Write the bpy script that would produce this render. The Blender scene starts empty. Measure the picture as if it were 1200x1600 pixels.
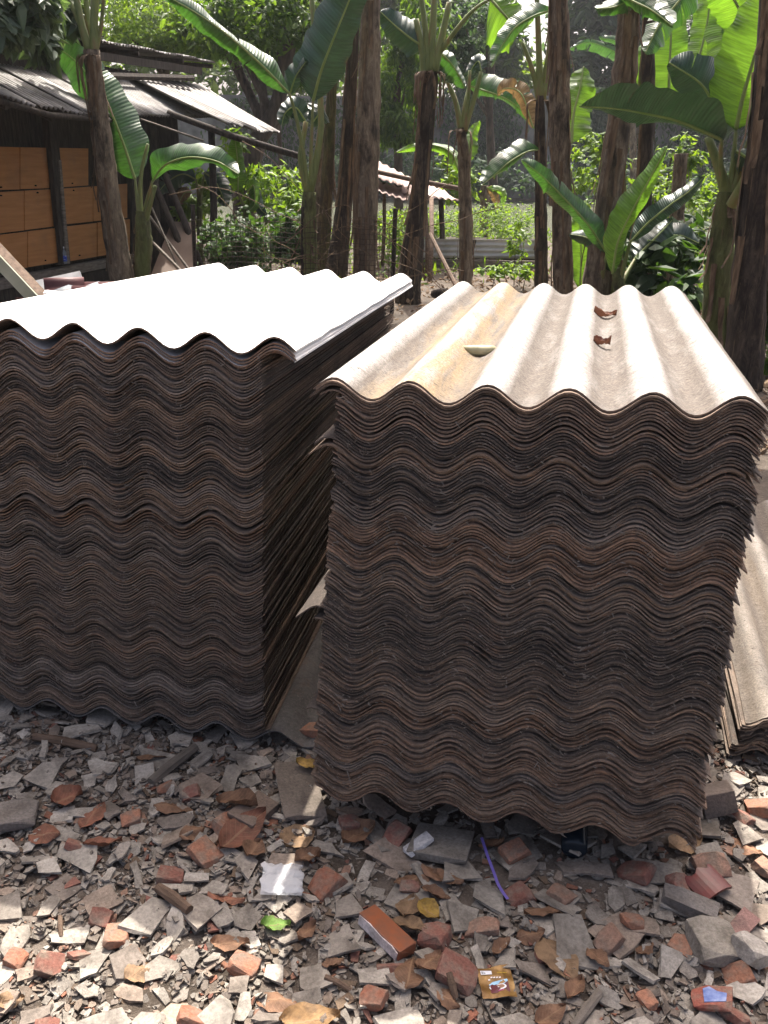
import bpy, math, random
import numpy as np
from mathutils import Vector, Matrix, Euler
random.seed(7); rng = np.random.default_rng(7)
S = bpy.context.scene; COL = S.collection; PI = math.pi

# ------------------------------------------------------------------ camera, sky, sun, exposure
FPX, PITCH, ROLL, CAMH = 1387.5, 0.3751, 0.0184, 1.5997
Fv = Vector((0, math.cos(PITCH), -math.sin(PITCH)))
_R = Vector((1, 0, 0)); _U = Vector((0, math.sin(PITCH), math.cos(PITCH)))
Rv = math.cos(ROLL) * _R + math.sin(ROLL) * _U
Uv = -math.sin(ROLL) * _R + math.cos(ROLL) * _U
CAM = Vector((0, 0, CAMH))
cd = bpy.data.cameras.new('camera'); cam = bpy.data.objects.new('camera', cd); COL.objects.link(cam)
M = Matrix((Rv, Uv, -Fv)).transposed().to_4x4(); M.translation = CAM
cam.matrix_world = M
cd.sensor_fit = 'VERTICAL'; cd.sensor_height = 36; cd.lens = FPX / 1600 * 36
cd.clip_start = 0.05; cd.clip_end = 600
S.camera = cam
SUN_EL, SUN_AZ = math.radians(58.0), math.radians(2.6)
w = bpy.data.worlds.new('World'); S.world = w; w.use_nodes = True
nt = w.node_tree; bg = nt.nodes['Background']; sky = nt.nodes.new('ShaderNodeTexSky')
sky.sky_type = 'NISHITA'; sky.sun_disc = False; sky.sun_elevation = SUN_EL; sky.sun_rotation = SUN_AZ
sky.dust_density = 9.0; sky.air_density = 0.45; sky.ozone_density = 0.3
nt.links.new(sky.outputs[0], bg.inputs[0]); bg.inputs[1].default_value = 0.15
sl = bpy.data.lights.new('sun', 'SUN'); so = bpy.data.objects.new('sun', sl); COL.objects.link(so)
sl.energy = 4.0; sl.angle = math.radians(0.55); sl.color = (1.0, 0.945, 0.86)
sd = Vector((math.sin(SUN_AZ) * math.cos(SUN_EL), math.cos(SUN_AZ) * math.cos(SUN_EL), math.sin(SUN_EL)))
so.rotation_euler = sd.to_track_quat('Z', 'Y').to_euler(); so.location = (0, 0, 30)
S.view_settings.view_transform = 'Standard'; S.view_settings.look = 'None'
S.view_settings.exposure = 1.35; S.view_settings.gamma = 1.0; S.view_settings.use_curve_mapping = False
S.cycles.max_bounces = 8; S.cycles.transparent_max_bounces = 8

# ------------------------------------------------------------------ helpers
def ray(px, py): return Fv + Rv * ((px - 600) / FPX) - Uv * ((py - 800) / FPX)
def at(px, py, Y):
    d = ray(px, py); return CAM + d * (Y / d.y)
def gnd(px, py, z=0.0):
    d = ray(px, py); return CAM + d * ((z - CAMH) / d.z)
def onp(px, py, P, n):
    d = ray(px, py); return CAM + d * ((P - CAM).dot(n) / d.dot(n))
def mpp(px, py, Y): return (Y / ray(px, py).y) / FPX       # metres per photo pixel at that depth

def tag(o, label=None, cat=None, group=None, kind=None):
    if label: o['label'] = label
    if cat: o['category'] = cat
    if group: o['group'] = group
    if kind: o['kind'] = kind
    return o
def mesh(name, v, f, smooth=False, uv=None, rnd=None):
    me = bpy.data.meshes.new(name); me.from_pydata([tuple(p) for p in v], [], f)
    if smooth: me.polygons.foreach_set('use_smooth', [True] * len(me.polygons))
    if uv is not None:
        l = me.uv_layers.new(name='UVMap'); vi = np.empty(len(me.loops), np.int32); me.loops.foreach_get('vertex_index', vi)
        l.data.foreach_set('uv', np.asarray(uv, np.float32)[vi].ravel())
    if rnd is not None:
        a = me.attributes.new('rnd', 'FLOAT', 'FACE'); a.data.foreach_set('value', np.asarray(rnd, np.float32))
    me.update(); return me
def obj(name, me, mat=None, parent=None, loc=None, color=None):
    if isinstance(me, tuple): me = mesh(name, *me)
    o = bpy.data.objects.new(name, me); COL.objects.link(o)
    if mat is not None and not me.materials: me.materials.append(mat)
    if parent is not None: o.parent = parent
    if loc is not None: o.location = loc
    if color is not None: o.color = (*color, 1)
    return o
def empty(name, loc, rz=0.0):
    o = bpy.data.objects.new(name, None); COL.objects.link(o); o.location = loc; o.rotation_euler.z = rz
    o.empty_display_size = .1; return o
def loc_of(parent): return Vector(parent.location) if parent is not None else Vector((0, 0, 0))
def wobj(name, v, f, mat, parent=None, **k):
    """mesh from world coordinates, re-based on its parent's (unrotated) location or on its own base"""
    v = [Vector(p) for p in v]
    col = k.pop('color', None)
    if parent is not None:
        b = loc_of(parent); q = parent.parent
        while q is not None: b += Vector(q.location); q = q.parent
        return obj(name, mesh(name, [p - b for p in v], f, **k), mat, parent, color=col)
    b = Vector((sum(p.x for p in v) / len(v), sum(p.y for p in v) / len(v), min(p.z for p in v)))
    return obj(name, mesh(name, [p - b for p in v], f, **k), mat, None, b, color=col)
def box(c, sx, sy, sz, R=None):
    R = R or Matrix.Identity(3); v = []
    for i in (-1, 1):
        for j in (-1, 1):
            for k in (-1, 1): v.append(Vector(c) + R @ Vector((i * sx / 2, j * sy / 2, k * sz / 2)))
    return v, [(0, 1, 3, 2), (4, 6, 7, 5), (0, 4, 5, 1), (2, 3, 7, 6), (0, 2, 6, 4), (1, 5, 7, 3)]
def slab(quad, th, n=None):
    """a flat board from its front outline (world points) and a thickness pushed away along n"""
    q = [Vector(p) for p in quad]; m = len(q)
    if n is None:
        n = (q[1] - q[0]).cross(q[2] - q[0]).normalized()
        if n.dot(q[0] - CAM) < 0: n = -n
    v = q + [p + n * th for p in q]
    f = [tuple(range(m)), tuple(range(2 * m - 1, m - 1, -1))] + [(i, i + m, (i + 1) % m + m, (i + 1) % m) for i in range(m)]
    return v, f
def join(*parts):
    V, Fc = [], []
    for v, f in parts:
        b = len(V); V += list(v); Fc += [tuple(i + b for i in q) for q in f]
    return V, Fc
def tube(pts, rad, seg=8, wob=0.0, ridge=0.0, seed=0, cap=True):
    pts = [Vector(p) for p in pts]; n = len(pts); r = random.Random(seed)
    rad = list(rad) if hasattr(rad, '__len__') else [rad] * n
    v, f = [], []; up = None; ph = r.random() * 6
    for i, p in enumerate(pts):
        t = (pts[min(i + 1, n - 1)] - pts[max(i - 1, 0)]).normalized()
        a = up if up is not None else (Vector((0, 1, 0)) if abs(t.y) < .8 else Vector((1, 0, 0)))
        a = (a - t * a.dot(t)).normalized(); up = a; b = t.cross(a)
        for j in range(seg):
            th = 2 * PI * j / seg
            rr = rad[i] * (1 + ridge * math.sin(5 * th + ph + i * .12) + ridge * .6 * math.sin(9 * th + 2 * ph) + (r.uniform(-wob, wob) if wob else 0))
            v.append(p + a * (rr * math.cos(th)) + b * (rr * math.sin(th)))
    for i in range(n - 1):
        for j in range(seg):
            k = (j + 1) % seg; f.append((i * seg + j, i * seg + k, (i + 1) * seg + k, (i + 1) * seg + j))
    if cap: f.append(tuple(range(seg - 1, -1, -1))); f.append(tuple((n - 1) * seg + j for j in range(seg)))
    return v, f
def spline(pts, n):
    """Catmull-Rom through points (tuples or Vectors)"""
    P = [np.array(p, float) for p in pts]
    if len(P) == 2: return [Vector(P[0] + (P[1] - P[0]) * i / (n - 1)) for i in range(n)]
    P = [2 * P[0] - P[1]] + P + [2 * P[-1] - P[-2]]; m = len(P) - 3; out = []
    for i in range(n):
        u = i / (n - 1) * m; k = min(int(u), m - 1); t = u - k
        a, b, c, d = P[k:k + 4]
        out.append(Vector(.5 * (2 * b + (c - a) * t + (2 * a - 5 * b + 4 * c - d) * t * t + (3 * b - a - 3 * c + d) * t ** 3)))
    return out

# ------------------------------------------------------------------ materials
class NT:
    def __init__(s, name):
        s.m = bpy.data.materials.new(name); s.m.use_nodes = True; s.t = s.m.node_tree
        s.b = s.t.nodes['Principled BSDF']; s.out = s.t.nodes['Material Output']
        s.b.inputs['Specular IOR Level'].default_value = .3
    def n(s, typ, **k):
        x = s.t.nodes.new(typ)
        for a, v in k.items():
            if a.startswith('i_'):
                key = a[2:]; key = int(key) if key.isdigit() else key.replace('_', ' ')
                s.set(x.inputs[key], v)
            else: setattr(x, a, v)
        return x
    def set(s, inp, v):
        if isinstance(v, bpy.types.NodeSocket): s.t.links.new(v, inp)
        else:
            if isinstance(v, (tuple, list)) and len(v) == 3 and inp.type == 'RGBA': v = (*v, 1)
            inp.default_value = v
    def coord(s, kind='Object', scale=(1, 1, 1)):
        if kind == 'World': c = s.n('ShaderNodeNewGeometry').outputs['Position']
        else: c = s.n('ShaderNodeTexCoord').outputs[kind]
        if scale == (1, 1, 1): return c
        return s.n('ShaderNodeVectorMath', operation='MULTIPLY', i_0=c, i_1=scale).outputs[0]
    def noise(s, co, scale, detail=4, rough=.55, dist=0):
        return s.n('ShaderNodeTexNoise', i_Vector=co, i_Scale=scale, i_Detail=detail, i_Roughness=rough, i_Distortion=dist).outputs['Fac']
    def ramp(s, fac, stops):
        r = s.n('ShaderNodeValToRGB', i_Fac=fac); e = r.color_ramp.elements
        while len(e) < len(stops): e.new(.5)
        for x, (p, c) in zip(e, stops): x.position = p; x.color = (*c, 1) if len(c) == 3 else c
        return r.outputs['Color']
    def math(s, op, a, b=0.0, clamp=False):
        return s.n('ShaderNodeMath', operation=op, use_clamp=clamp, i_0=a, i_1=b).outputs[0]
    def mix(s, fac, a, b, blend='MIX'):
        x = s.n('ShaderNodeMix', data_type='RGBA', blend_type=blend)
        s.set(x.inputs[0], fac); s.set(x.inputs[6], a); s.set(x.inputs[7], b); return x.outputs[2]
    def mapr(s, v, a, b, c=0.0, d=1.0):
        return s.n('ShaderNodeMapRange', i_0=v, i_1=a, i_2=b, i_3=c, i_4=d).outputs[0]
    def bump(s, h, strength=.4, dist=.01):
        s.set(s.b.inputs['Normal'], s.n('ShaderNodeBump', i_Strength=strength, i_Distance=dist, i_Height=h).outputs[0])
    def base(s, c, rough=.85):
        s.set(s.b.inputs['Base Color'], c); s.set(s.b.inputs['Roughness'], rough); return s
    def ocol(s): return s.n('ShaderNodeObjectInfo').outputs['Color']
    def orand(s): return s.n('ShaderNodeObjectInfo').outputs['Random']
    def attr(s, name='rnd'): return s.n('ShaderNodeAttribute', attribute_name=name).outputs['Fac']

def m_noisy(name, cols, scale=6, detail=6, rough=.85, bump=.3, bscale=None, stretch=(1, 1, 1), coord='Object', bdist=.01):
    n = NT(name); co = n.coord(coord, stretch)
    f = n.noise(co, scale, detail)
    k = len(cols); st = [(.3 + .4 * i / max(1, k - 1), c) for i, c in enumerate(cols)]
    n.base(n.ramp(f, st), rough)
    if bump: n.bump(n.noise(co, bscale or scale * 4, 6, .65), bump, bdist)
    return n.m
def m_tint(name, dirt=(.05, .045, .04), amount=.5, scale=30, rough=.9, bump=.5, bscale=120, speck=True, bdist=.003):
    """colour of the object itself (object colour) with dirt and grain"""
    n = NT(name); co = n.coord('Object'); c = n.ocol()
    r = n.orand(); off = n.n('ShaderNodeVectorMath', operation='SCALE', i_0=(13.1, 7.7, 5.3), i_Scale=r).outputs[0]
    co = n.n('ShaderNodeVectorMath', operation='ADD', i_0=co, i_1=off).outputs[0]
    f = n.mapr(n.noise(co, scale, 5, .6), .42, .68, 0, amount)
    c = n.mix(f, c, dirt)
    if speck:
        g = n.mapr(n.noise(co, bscale * 1.5, 3, .7), .3, .7, .72, 1.28)
        c = n.mix(1.0, c, n.n('ShaderNodeCombineColor', i_0=g, i_1=g, i_2=g).outputs[0], 'MULTIPLY')
    n.base(c, rough); n.bump(n.noise(co, bscale, 6, .7), bump, bdist)
    return n.m
def m_leaf(name, dark, light, trans=.45, rough=.5, veins=False, tcol=(1.5, 1.7, .5), spec=.3):
    n = NT(name); a = n.attr()
    if veins:
        uv = n.coord('UV'); sep = n.n('ShaderNodeSeparateXYZ', i_0=uv)
        nz = n.noise(n.coord('Object'), 2.2, 4)
        c = n.ramp(n.mapr(nz, .3, .7), [(.0, dark), (1, light)])
        wv = n.math('SINE', n.math('MULTIPLY', sep.outputs[0], 310.0))
        wv2 = n.math('SINE', n.math('MULTIPLY', sep.outputs[0], 61.0))
        wv3 = n.math('SINE', n.math('MULTIPLY_ADD', sep.outputs[0], 23.0))
        h = n.math('ADD', n.math('MULTIPLY', wv, .35), n.math('ADD', wv2, wv3))
        n.bump(h, .55, .007)
        st = n.mapr(n.noise(n.coord('UV', (60, 1.5, 1)), 1.0, 4), .35, .65, .66, 1.25)
        c = n.mix(1.0, c, n.n('ShaderNodeCombineColor', i_0=st, i_1=st, i_2=st).outputs[0], 'MULTIPLY')
        ed = n.math('ABSOLUTE', sep.outputs[1])
        c = n.mix(n.mapr(n.math('MULTIPLY', ed, n.mapr(nz, .4, .65)), .86, .98), c, (.13, .085, .03))
    else:
        c = n.ramp(a, [(0, dark), (1, light)])
    n.base(c, rough); n.b.inputs['Specular IOR Level'].default_value = spec
    tc = n.mix(1.0, c, tcol, 'MULTIPLY')
    tr = n.n('ShaderNodeBsdfTranslucent', i_Color=tc)
    mx = n.n('ShaderNodeMixShader', i_0=trans); n.t.links.new(n.b.outputs[0], mx.inputs[1]); n.t.links.new(tr.outputs[0], mx.inputs[2])
    n.t.links.new(mx.outputs[0], n.out.inputs[0]); return n.m

def m_sheet():
    n = NT('weathered_fibre_cement'); co = n.coord('Object'); c = n.ocol(); wp = n.coord('World')
    a = n.noise(n.coord('World', (7, 7, 15)), 1.0, 5, .7)
    c = n.mix(n.mapr(a, .46, .68, 0, .68), c, (.042, .037, .034))
    b = n.noise(n.coord('World', (9, 9, 24)), 1.0, 5, .7)
    c = n.mix(n.mapr(b, .57, .76, 0, .55), c, (.21, .115, .068))
    d = n.noise(wp, 95, 4, .7)
    g = n.mapr(d, .3, .7, .72, 1.32)
    c = n.mix(1.0, c, n.n('ShaderNodeCombineColor', i_0=g, i_1=g, i_2=g).outputs[0], 'MULTIPLY')
    e = n.noise(wp, 240, 2, .5)
    c = n.mix(n.mapr(e, .64, .74, 0, .8), c, (.34, .29, .25))
    n.base(c, .95); n.bump(n.noise(wp, 260, 5, .75), .8, .003)
    return n.m
def m_topsheet(name='fibre_cement_top_face', ca=(.30, .288, .27), cb=(.42, .408, .39), lich=.85):
    """sheet seen from above: pale cement, dirt settled in the troughs, lichen streaks"""
    n = NT(name); co = n.coord('Object'); sep = n.n('ShaderNodeSeparateXYZ', i_0=co)
    c = n.mix(n.mapr(n.noise(n.coord('Object', (14, 3, 6)), 1.0, 6, .6), .35, .65), ca, cb)
    f = n.mapr(sep.outputs[2], .017, -.004)                        # trough factor
    f = n.math('MULTIPLY', f, n.mapr(n.noise(n.coord('Object', (20, 5, 20)), 1.0, 5), .25, .5, .7, 1.0))
    dcol = n.mix(n.mapr(n.noise(co, 55, 5, .7), .3, .7), (.062, .050, .040), (.135, .112, .092))
    c = n.mix(n.math('MULTIPLY', f, .93), c, dcol)
    y1 = n.math('MULTIPLY', n.mapr(sep.outputs[0], .34, .22), n.mapr(sep.outputs[0], .04, .12))                            # ochre lichen on the left waves
    l = n.mapr(n.noise(n.coord('Object', (16, 2.2, 16)), 1.0, 5, .65, .4), .42, .58)
    c = n.mix(n.math('MULTIPLY', n.math('MULTIPLY', l, y1), lich), c, (.27, .19, .10))
    s = n.mapr(n.noise(n.coord('Object', (11, 34, 11)), 1.0, 7, .75, 1.6), .50, .66)
    c = n.mix(n.math('MULTIPLY', s, .8), c, (.13, .105, .085))
    sp = n.mapr(n.noise(co, 170, 4, .7), .3, .7, .5, 1.35)
    c = n.mix(1.0, c, n.n('ShaderNodeCombineColor', i_0=sp, i_1=sp, i_2=sp).outputs[0], 'MULTIPLY')
    pk = n.mapr(n.noise(co, 75, 2, .4), .70, .74)
    c = n.mix(pk, c, (.06, .045, .035))
    n.base(c, .9); n.bump(n.noise(co, 150, 6, .7), .55, .004); return n.m
def m_whitesheet():
    n = NT('clean_pale_fibre_cement'); co = n.coord('Object')
    c = n.mix(n.mapr(n.noise(n.coord('Object', (10, 2, 6)), 1.0, 6), .35, .65), (.66, .65, .63), (.76, .75, .73))
    sp = n.mapr(n.noise(co, 60, 3, .5), .70, .74); c = n.mix(n.math('MULTIPLY', sp, .7), c, (.2, .12, .08))
    n.base(c, .85); n.bump(n.noise(co, 200, 5), .2, .002); return n.m
MSHEET, MTOP, MWHITE = m_sheet(), m_topsheet(), m_whitesheet()
MTOPD = m_topsheet('dusty_fibre_cement_top', (.12, .105, .09), (.24, .215, .19), .1)
MSHARD = m_tint('broken_cement_board', (.075, .062, .05), .75, 22, .93, .6, 140)
MBRICK = m_tint('fired_clay', (.19, .145, .112), .95, 34, .94, .9, 100)
MDRY = m_tint('dead_leaf', (.07, .04, .022), .7, 35, .75, .35, 60, False)
MPLAIN = m_tint('painted_or_glazed', (.10, .075, .06), .5, 30, .35, .15, 60, False)
MSTONE = m_tint('rough_stone', (.09, .075, .06), .6, 18, .95, .9, 90)
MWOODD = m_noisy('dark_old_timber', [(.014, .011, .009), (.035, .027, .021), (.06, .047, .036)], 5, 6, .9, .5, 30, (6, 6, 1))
MWOODG = m_noisy('grey_weathered_timber', [(.10, .085, .07), (.17, .145, .12), (.25, .215, .18)], 4, 6, .9, .5, 30, (2, 2, 12))
MWOODB = m_noisy('brown_timber', [(.07, .045, .03), (.12, .08, .055), (.16, .11, .08)], 4, 6, .85, .4, 25, (3, 3, 12))
MTRUNK = None
def m_trunk(name, cols, green=0.0):
    n = NT(name); co = n.coord('Object', (17, 17, 3.6)); f = n.noise(co, 1.0, 10, .78, .9)
    c = n.ramp(f, [(.28, cols[0]), (.45, cols[1]), (.58, cols[2]), (.72, cols[3])])
    f2 = n.noise(n.coord('Object', (6, 6, 3)), 1.0, 5, .65)
    c = n.mix(n.mapr(f2, .5, .66, 0, .85), c, (.022, .017, .013))
    sep = n.n('ShaderNodeSeparateXYZ', i_0=n.coord('Object', (40, 40, .9)))
    f3 = n.noise(n.coord('Object', (45, 45, 1.2)), 1.0, 3)
    c = n.mix(n.mapr(f3, .62, .7, 0, .6), c, (.27, .20, .12))
    if green: c = n.mix(n.mapr(n.noise(n.coord('Object', (8, 8, 1.2)), 1, 3), .4, .6, 0, green), c, (.10, .13, .035))
    n.base(c, .9); n.bump(n.math('ADD', n.math('ADD', f, n.math('MULTIPLY', f2, 1.2)), n.math('MULTIPLY', f3, .5)), 1.0, .035); return n.m
MTRUNK = m_trunk('dry_banana_sheath', [(.03, .023, .017), (.13, .096, .067), (.27, .21, .145), (.42, .34, .24)])
MTRUNKD = m_trunk('dark_rotting_sheath', [(.014, .011, .009), (.045, .034, .026), (.10, .076, .055), (.20, .155, .11)])
MTRUNKT = m_trunk('tan_dry_sheath', [(.05, .038, .027), (.16, .122, .085), (.28, .22, .15), (.42, .345, .245)])
MTRUNKG = m_trunk('green_banana_stem', [(.06, .05, .025), (.12, .12, .045), (.17, .19, .07), (.22, .24, .11)], .5)
MBARK = m_noisy('tree_bark', [(.03, .024, .018), (.075, .058, .043), (.12, .095, .07)], 3, 8, .95, .9, 10, (4, 4, 1), bdist=.04)
MSTRIP = m_noisy('dead_banana_leaf_strip', [(.05, .032, .02), (.13, .085, .05), (.22, .155, .095)], 6, 6, .85, .4, 20, (6, 6, 1))
LEAF_A = m_leaf('banana_leaf', (.026, .068, .026), (.052, .112, .038), .22, .33, True, (1.8, 2.3, .55), .6)
LEAF_D = m_leaf('banana_leaf_dark', (.018, .046, .030), (.034, .072, .042), .05, .34, True, (1.4, 1.7, .6), .6)
LEAF_B = m_leaf('banana_leaf_young', (.055, .125, .026), (.09, .175, .038), .48, .4, True, (1.9, 1.85, .5), .4)
LEAF_DEAD = m_leaf('banana_leaf_withered', (.10, .07, .035), (.22, .16, .09), .3, .8, True, (1.3, 1.1, .7))
MRIB = m_noisy('banana_midrib', [(.16, .22, .06), (.24, .28, .10)], 5, 3, .5, .1)
MPET = m_noisy('banana_petiole', [(.10, .13, .04), (.17, .20, .07), (.22, .15, .07)], 3, 4, .5, .2, 12, (5, 5, 1))
FOL = {k: m_leaf('foliage_' + k, d, l, t, r, False, tc) for k, d, l, t, r, tc in (
    ('dark', (.018, .042, .016), (.055, .10, .032), .35, .55, (1.8, 2.0, .5)),
    ('mid', (.032, .07, .018), (.095, .16, .04), .45, .5, (2.0, 2.0, .45)),
    ('bright', (.06, .12, .022), (.16, .25, .05), .5, .5, (1.8, 1.7, .4)),
    ('grey', (.05, .075, .048), (.12, .16, .10), .3, .42, (1.5, 1.8, .6)),
    ('blue', (.035, .065, .045), (.09, .14, .085), .4, .6, (1.6, 1.8, .7)))}

# ------------------------------------------------------------------ the setting
def ground_z(x, y):
    z = np.zeros_like(x)
    a = np.clip((y - 22) / 5, 0, 1); b = np.clip((y - 53) / 2.5, 0, 1)
    z = z - .7 * (a * a * (3 - 2 * a)) * (1 - b) + .25 * b
    return z
def make_ground():
    xs = np.concatenate([np.linspace(-150, -12, 24), np.linspace(-11, 11, 90), np.linspace(12, 150, 24)])
    ys = np.concatenate([np.linspace(-60, -3, 12), np.linspace(-2, 16, 110), np.linspace(16.5, 60, 60), np.linspace(64, 260, 12)])
    X, Y = np.meshgrid(xs, ys); Z = ground_z(X, Y)
    bump = .012 * np.sin(X * 3.1 + 1.3 * np.sin(Y * 2.2)) * np.sin(Y * 2.7) + rng.normal(0, .004, X.shape)
    Z = Z + np.where((Y > -2) & (Y < 20), bump, 0) - .014
    v = np.stack([X, Y, Z], -1).reshape(-1, 3); nx = len(xs)
    f = [(j * nx + i, j * nx + i + 1, (j + 1) * nx + i + 1, (j + 1) * nx + i) for j in range(len(ys) - 1) for i in range(nx - 1)]
    n = NT('bare_earth'); co = n.coord('Object')
    c = n.ramp(n.noise(co, 3.0, 10, .7), [(.3, (.042, .034, .026)), (.5, (.085, .066, .05)), (.7, (.14, .112, .088))])
    c = n.mix(n.mapr(n.noise(co, 60, 5, .7), .5, .7, 0, .6), c, (.20, .17, .14))
    n.base(c, .95); n.bump(n.noise(co, 45, 8, .75), .9, .02)
    o = obj('ground', mesh('ground', v, f, True), n.m); tag(o, kind='structure'); return o
make_ground()
def make_pond():
    n = NT('pond_water'); co = n.coord('World', (1, .4, 1))
    c = n.ramp(n.noise(co, 1.6, 6, .6), [(.35, (.05, .055, .034)), (.6, (.085, .09, .055)), (.72, (.12, .125, .08))])
    n.base(c, .25); n.bump(n.noise(n.coord('World', (1, .5, 1)), 5, 4), .25, .05)
    v = [(-45, 23.5, -.32), (45, 23.5, -.32), (45, 55, -.32), (-45, 55, -.32)]
    tag(obj('pond_water', mesh('pond_water', v, [(0, 1, 2, 3)]), n.m), kind='structure')
make_pond()
def make_far_wall():
    # block wall across the far bank
    mw = m_noisy('old_render', [(.10, .098, .09), (.19, .185, .17), (.30, .29, .27)], 1.2, 8, .95, .4, 14)
    t = empty('boundary_wall', (0, 54.3, -.4)); tag(t, 'tall grey weathered boundary wall on the far side of the pond', 'wall')
    for i in range(26):
        x0 = -52 + i * 4.0
        h = (5.8 if x0 > 2 else 5.4) + random.uniform(-.06, .06)
        v, f = box((x0 + 1.84, 54.5, -.4 + h / 2), 3.66, .18, h); wobj('wall_panel', v, f, mw, t)
        v, f = box((x0 - .15, 54.45, -.4 + (h + .15) / 2), .30, .36, h + .15); wobj('pillar', v, f, mw, t)
make_far_wall()

# ------------------------------------------------------------------ foliage
def leaf_cloud(P, size, droop=.4, seed=0, aspect=.42, up=.0, fold=.18, curl=0.0):
    """leaf-shaped folded faces at points P; returns verts, faces, rnd"""
    r = np.random.default_rng(seed); n = len(P); P = np.asarray(P, float)
    az = r.uniform(0, 2 * PI, n); el = r.normal(-droop, .45, n) + up
    d = np.stack([np.cos(az) * np.cos(el), np.sin(az) * np.cos(el), np.sin(el)], 1)
    u = np.tile([0, 0, 1.0], (n, 1)) + r.normal(0, .35, (n, 3))
    s = np.cross(d, u); s /= np.linalg.norm(s, axis=1)[:, None] + 1e-9
    nn = np.cross(s, d)
    L = (size * r.lognormal(0, .28, n))[:, None]; W = L * aspect
    a = P; b1 = P + d * L * .38 + s * W * .5 - nn * L * fold * .3; c1 = P + d * L * .38 - s * W * .5 - nn * L * fold * .3
    m = P + d * L * .4 + nn * L * fold * .35
    tip = P + d * L - nn * L * (fold * .5 + curl)
    b2 = P + d * L * .72 + s * W * .36 - nn * L * fold * .35; c2 = P + d * L * .72 - s * W * .36 - nn * L * fold * .35
    V = np.stack([a, b1, m, c1, b2, tip, c2], 1).reshape(-1, 3)
    k = np.arange(n) * 7
    Fc = []
    for i in k: Fc += [(i, i + 2, i + 1), (i, i + 3, i + 2), (i + 1, i + 2, i + 5, i + 4), (i + 3, i + 6, i + 5, i + 2)]
    return V, Fc, np.repeat(r.random(n), 4)
def clumps(ells, per, seed, cr=.18, shell=.55):
    r = np.random.default_rng(seed); out = []
    for cx, cy, cz, rx, ry, rz, nc in ells:
        d = r.normal(0, 1, (nc, 3)); d /= np.linalg.norm(d, axis=1)[:, None]
        q = d * (r.uniform(shell, 1.05, nc) ** .8)[:, None] * [rx, ry, rz] + [cx, cy, cz]
        sc = cr * (rx + ry + rz) / 3
        for p in q:
            m = max(3, int(per * r.uniform(.4, 1.5))); out.append(p + r.normal(0, sc * r.uniform(.6, 1.3), (m, 3)) * [1, 1, .7])
    return np.concatenate(out)
def foliage(name, P, size, mat, parent=None, seed=0, **k):
    P = np.asarray(P); P = P[P[:, 2] > .02] if parent is None or True else P
    V, Fc, rn = leaf_cloud(P, size, seed=seed, **k)
    return wobj(name, V, Fc, mat, parent, rnd=rn)
def tree(label, base, trunk, ells, per, size, mat, seed, r0=.2, limbs=5, name='tree', cat='tree', bark=None, group=None, **k):
    t = empty(name, base); tag(t, label, cat, group)
    pts = spline([Vector(base)] + [Vector(p) for p in trunk], 14)
    tv = tube(pts, [r0 * (1.25 if i == 0 else 1 - .55 * i / 13) for i in range(14)], 10, .06, .05, seed)
    wobj('trunk', *tv, bark or MBARK, t, smooth=True)
    r = random.Random(seed)
    for i in range(limbs):
        e = ells[i % len(ells)]; st = pts[r.randint(7, 12)]
        en = Vector((e[0] + r.uniform(-.6, .6) * e[3], e[1] + r.uniform(-.5, .5) * e[4], e[2] + r.uniform(-.4, .5) * e[5]))
        mid = st.lerp(en, .5) + Vector((r.uniform(-.2, .2), r.uniform(-.2, .2), r.uniform(.0, .3))) * e[3] * .4
        pp = spline([st, mid, en], 8)
        wobj('limb', *tube(pp, [r0 * (.42 - .36 * j / 7) for j in range(8)], 6, .05), bark or MBARK, t, smooth=True)
    foliage('crown', clumps(ells, per, seed), size, mat, t, seed, **k)
    return t

# trees beyond the wall and on the far bank
def E(px, py, Y, rpx, rpy, n, dy=None):
    p = at(px, py, Y); m = mpp(px, py, Y); return (p.x, p.y, p.z, rpx * m, dy or rpx * m * .8, rpy * m, n)
def bgtree(label, px, Y, ells, per, size, mat, seed, r0=.25, **k):
    p = at(px, 300, Y); base = (p.x, Y, float(ground_z(np.array(p.x), np.array(float(Y)))) - .02)
    top = Vector(ells[0][:3]); e = [E(*a) if len(a) == 6 else a for a in ells]
    c = Vector(e[0][:3]); return tree(label, base, [(base[0] * .6 + c.x * .4, (Y + c.y) / 2, c.z * .45), (c.x, c.y, c.z + e[0][5] * .2)], e, per, size, mat, seed, r0, group='trees round the pond', **k)
bgtree('broad dark tree behind the wall at the far left edge', 120, 57, [(150, 20, 57, 160, 130, 90), (20, -60, 57, 120, 90, 40)], 48, .62, FOL['bright'], 11)
bgtree('tall blue green tree behind the wall, left of centre', 400, 60, [(380, 30, 60, 120, 110, 90), (470, 70, 60, 80, 90, 50)], 48, .62, FOL['mid'], 12)
bgtree('airy pale tree behind the wall above the pond shelter', 600, 58, [(600, 60, 58, 100, 90, 80), (640, -20, 58, 110, 60, 50)], 48, .62, FOL['bright'], 13)
bgtree('rounded tree behind the wall just left of the open sky', 760, 58, [(755, 85, 58, 62, 58, 80), (725, 20, 59, 70, 60, 50)], 48, .62, FOL['mid'], 14)
bgtree('low tree behind the wall under the open sky', 850, 60, [(850, 122, 60, 55, 22, 40)], 48, .62, FOL['bright'], 15, r0=.15)
bgtree('tall hazy tree behind the wall, right of the open sky', 960, 60, [(950, 70, 60, 75, 90, 90), (985, -20, 60, 90, 70, 60)], 48, .62, FOL['blue'], 16)
bgtree('dark tree behind the wall at the far right', 1130, 58, [(1130, 90, 58, 110, 100, 90), (1230, 40, 58, 110, 130, 60)], 48, .62, FOL['dark'], 17)
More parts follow.
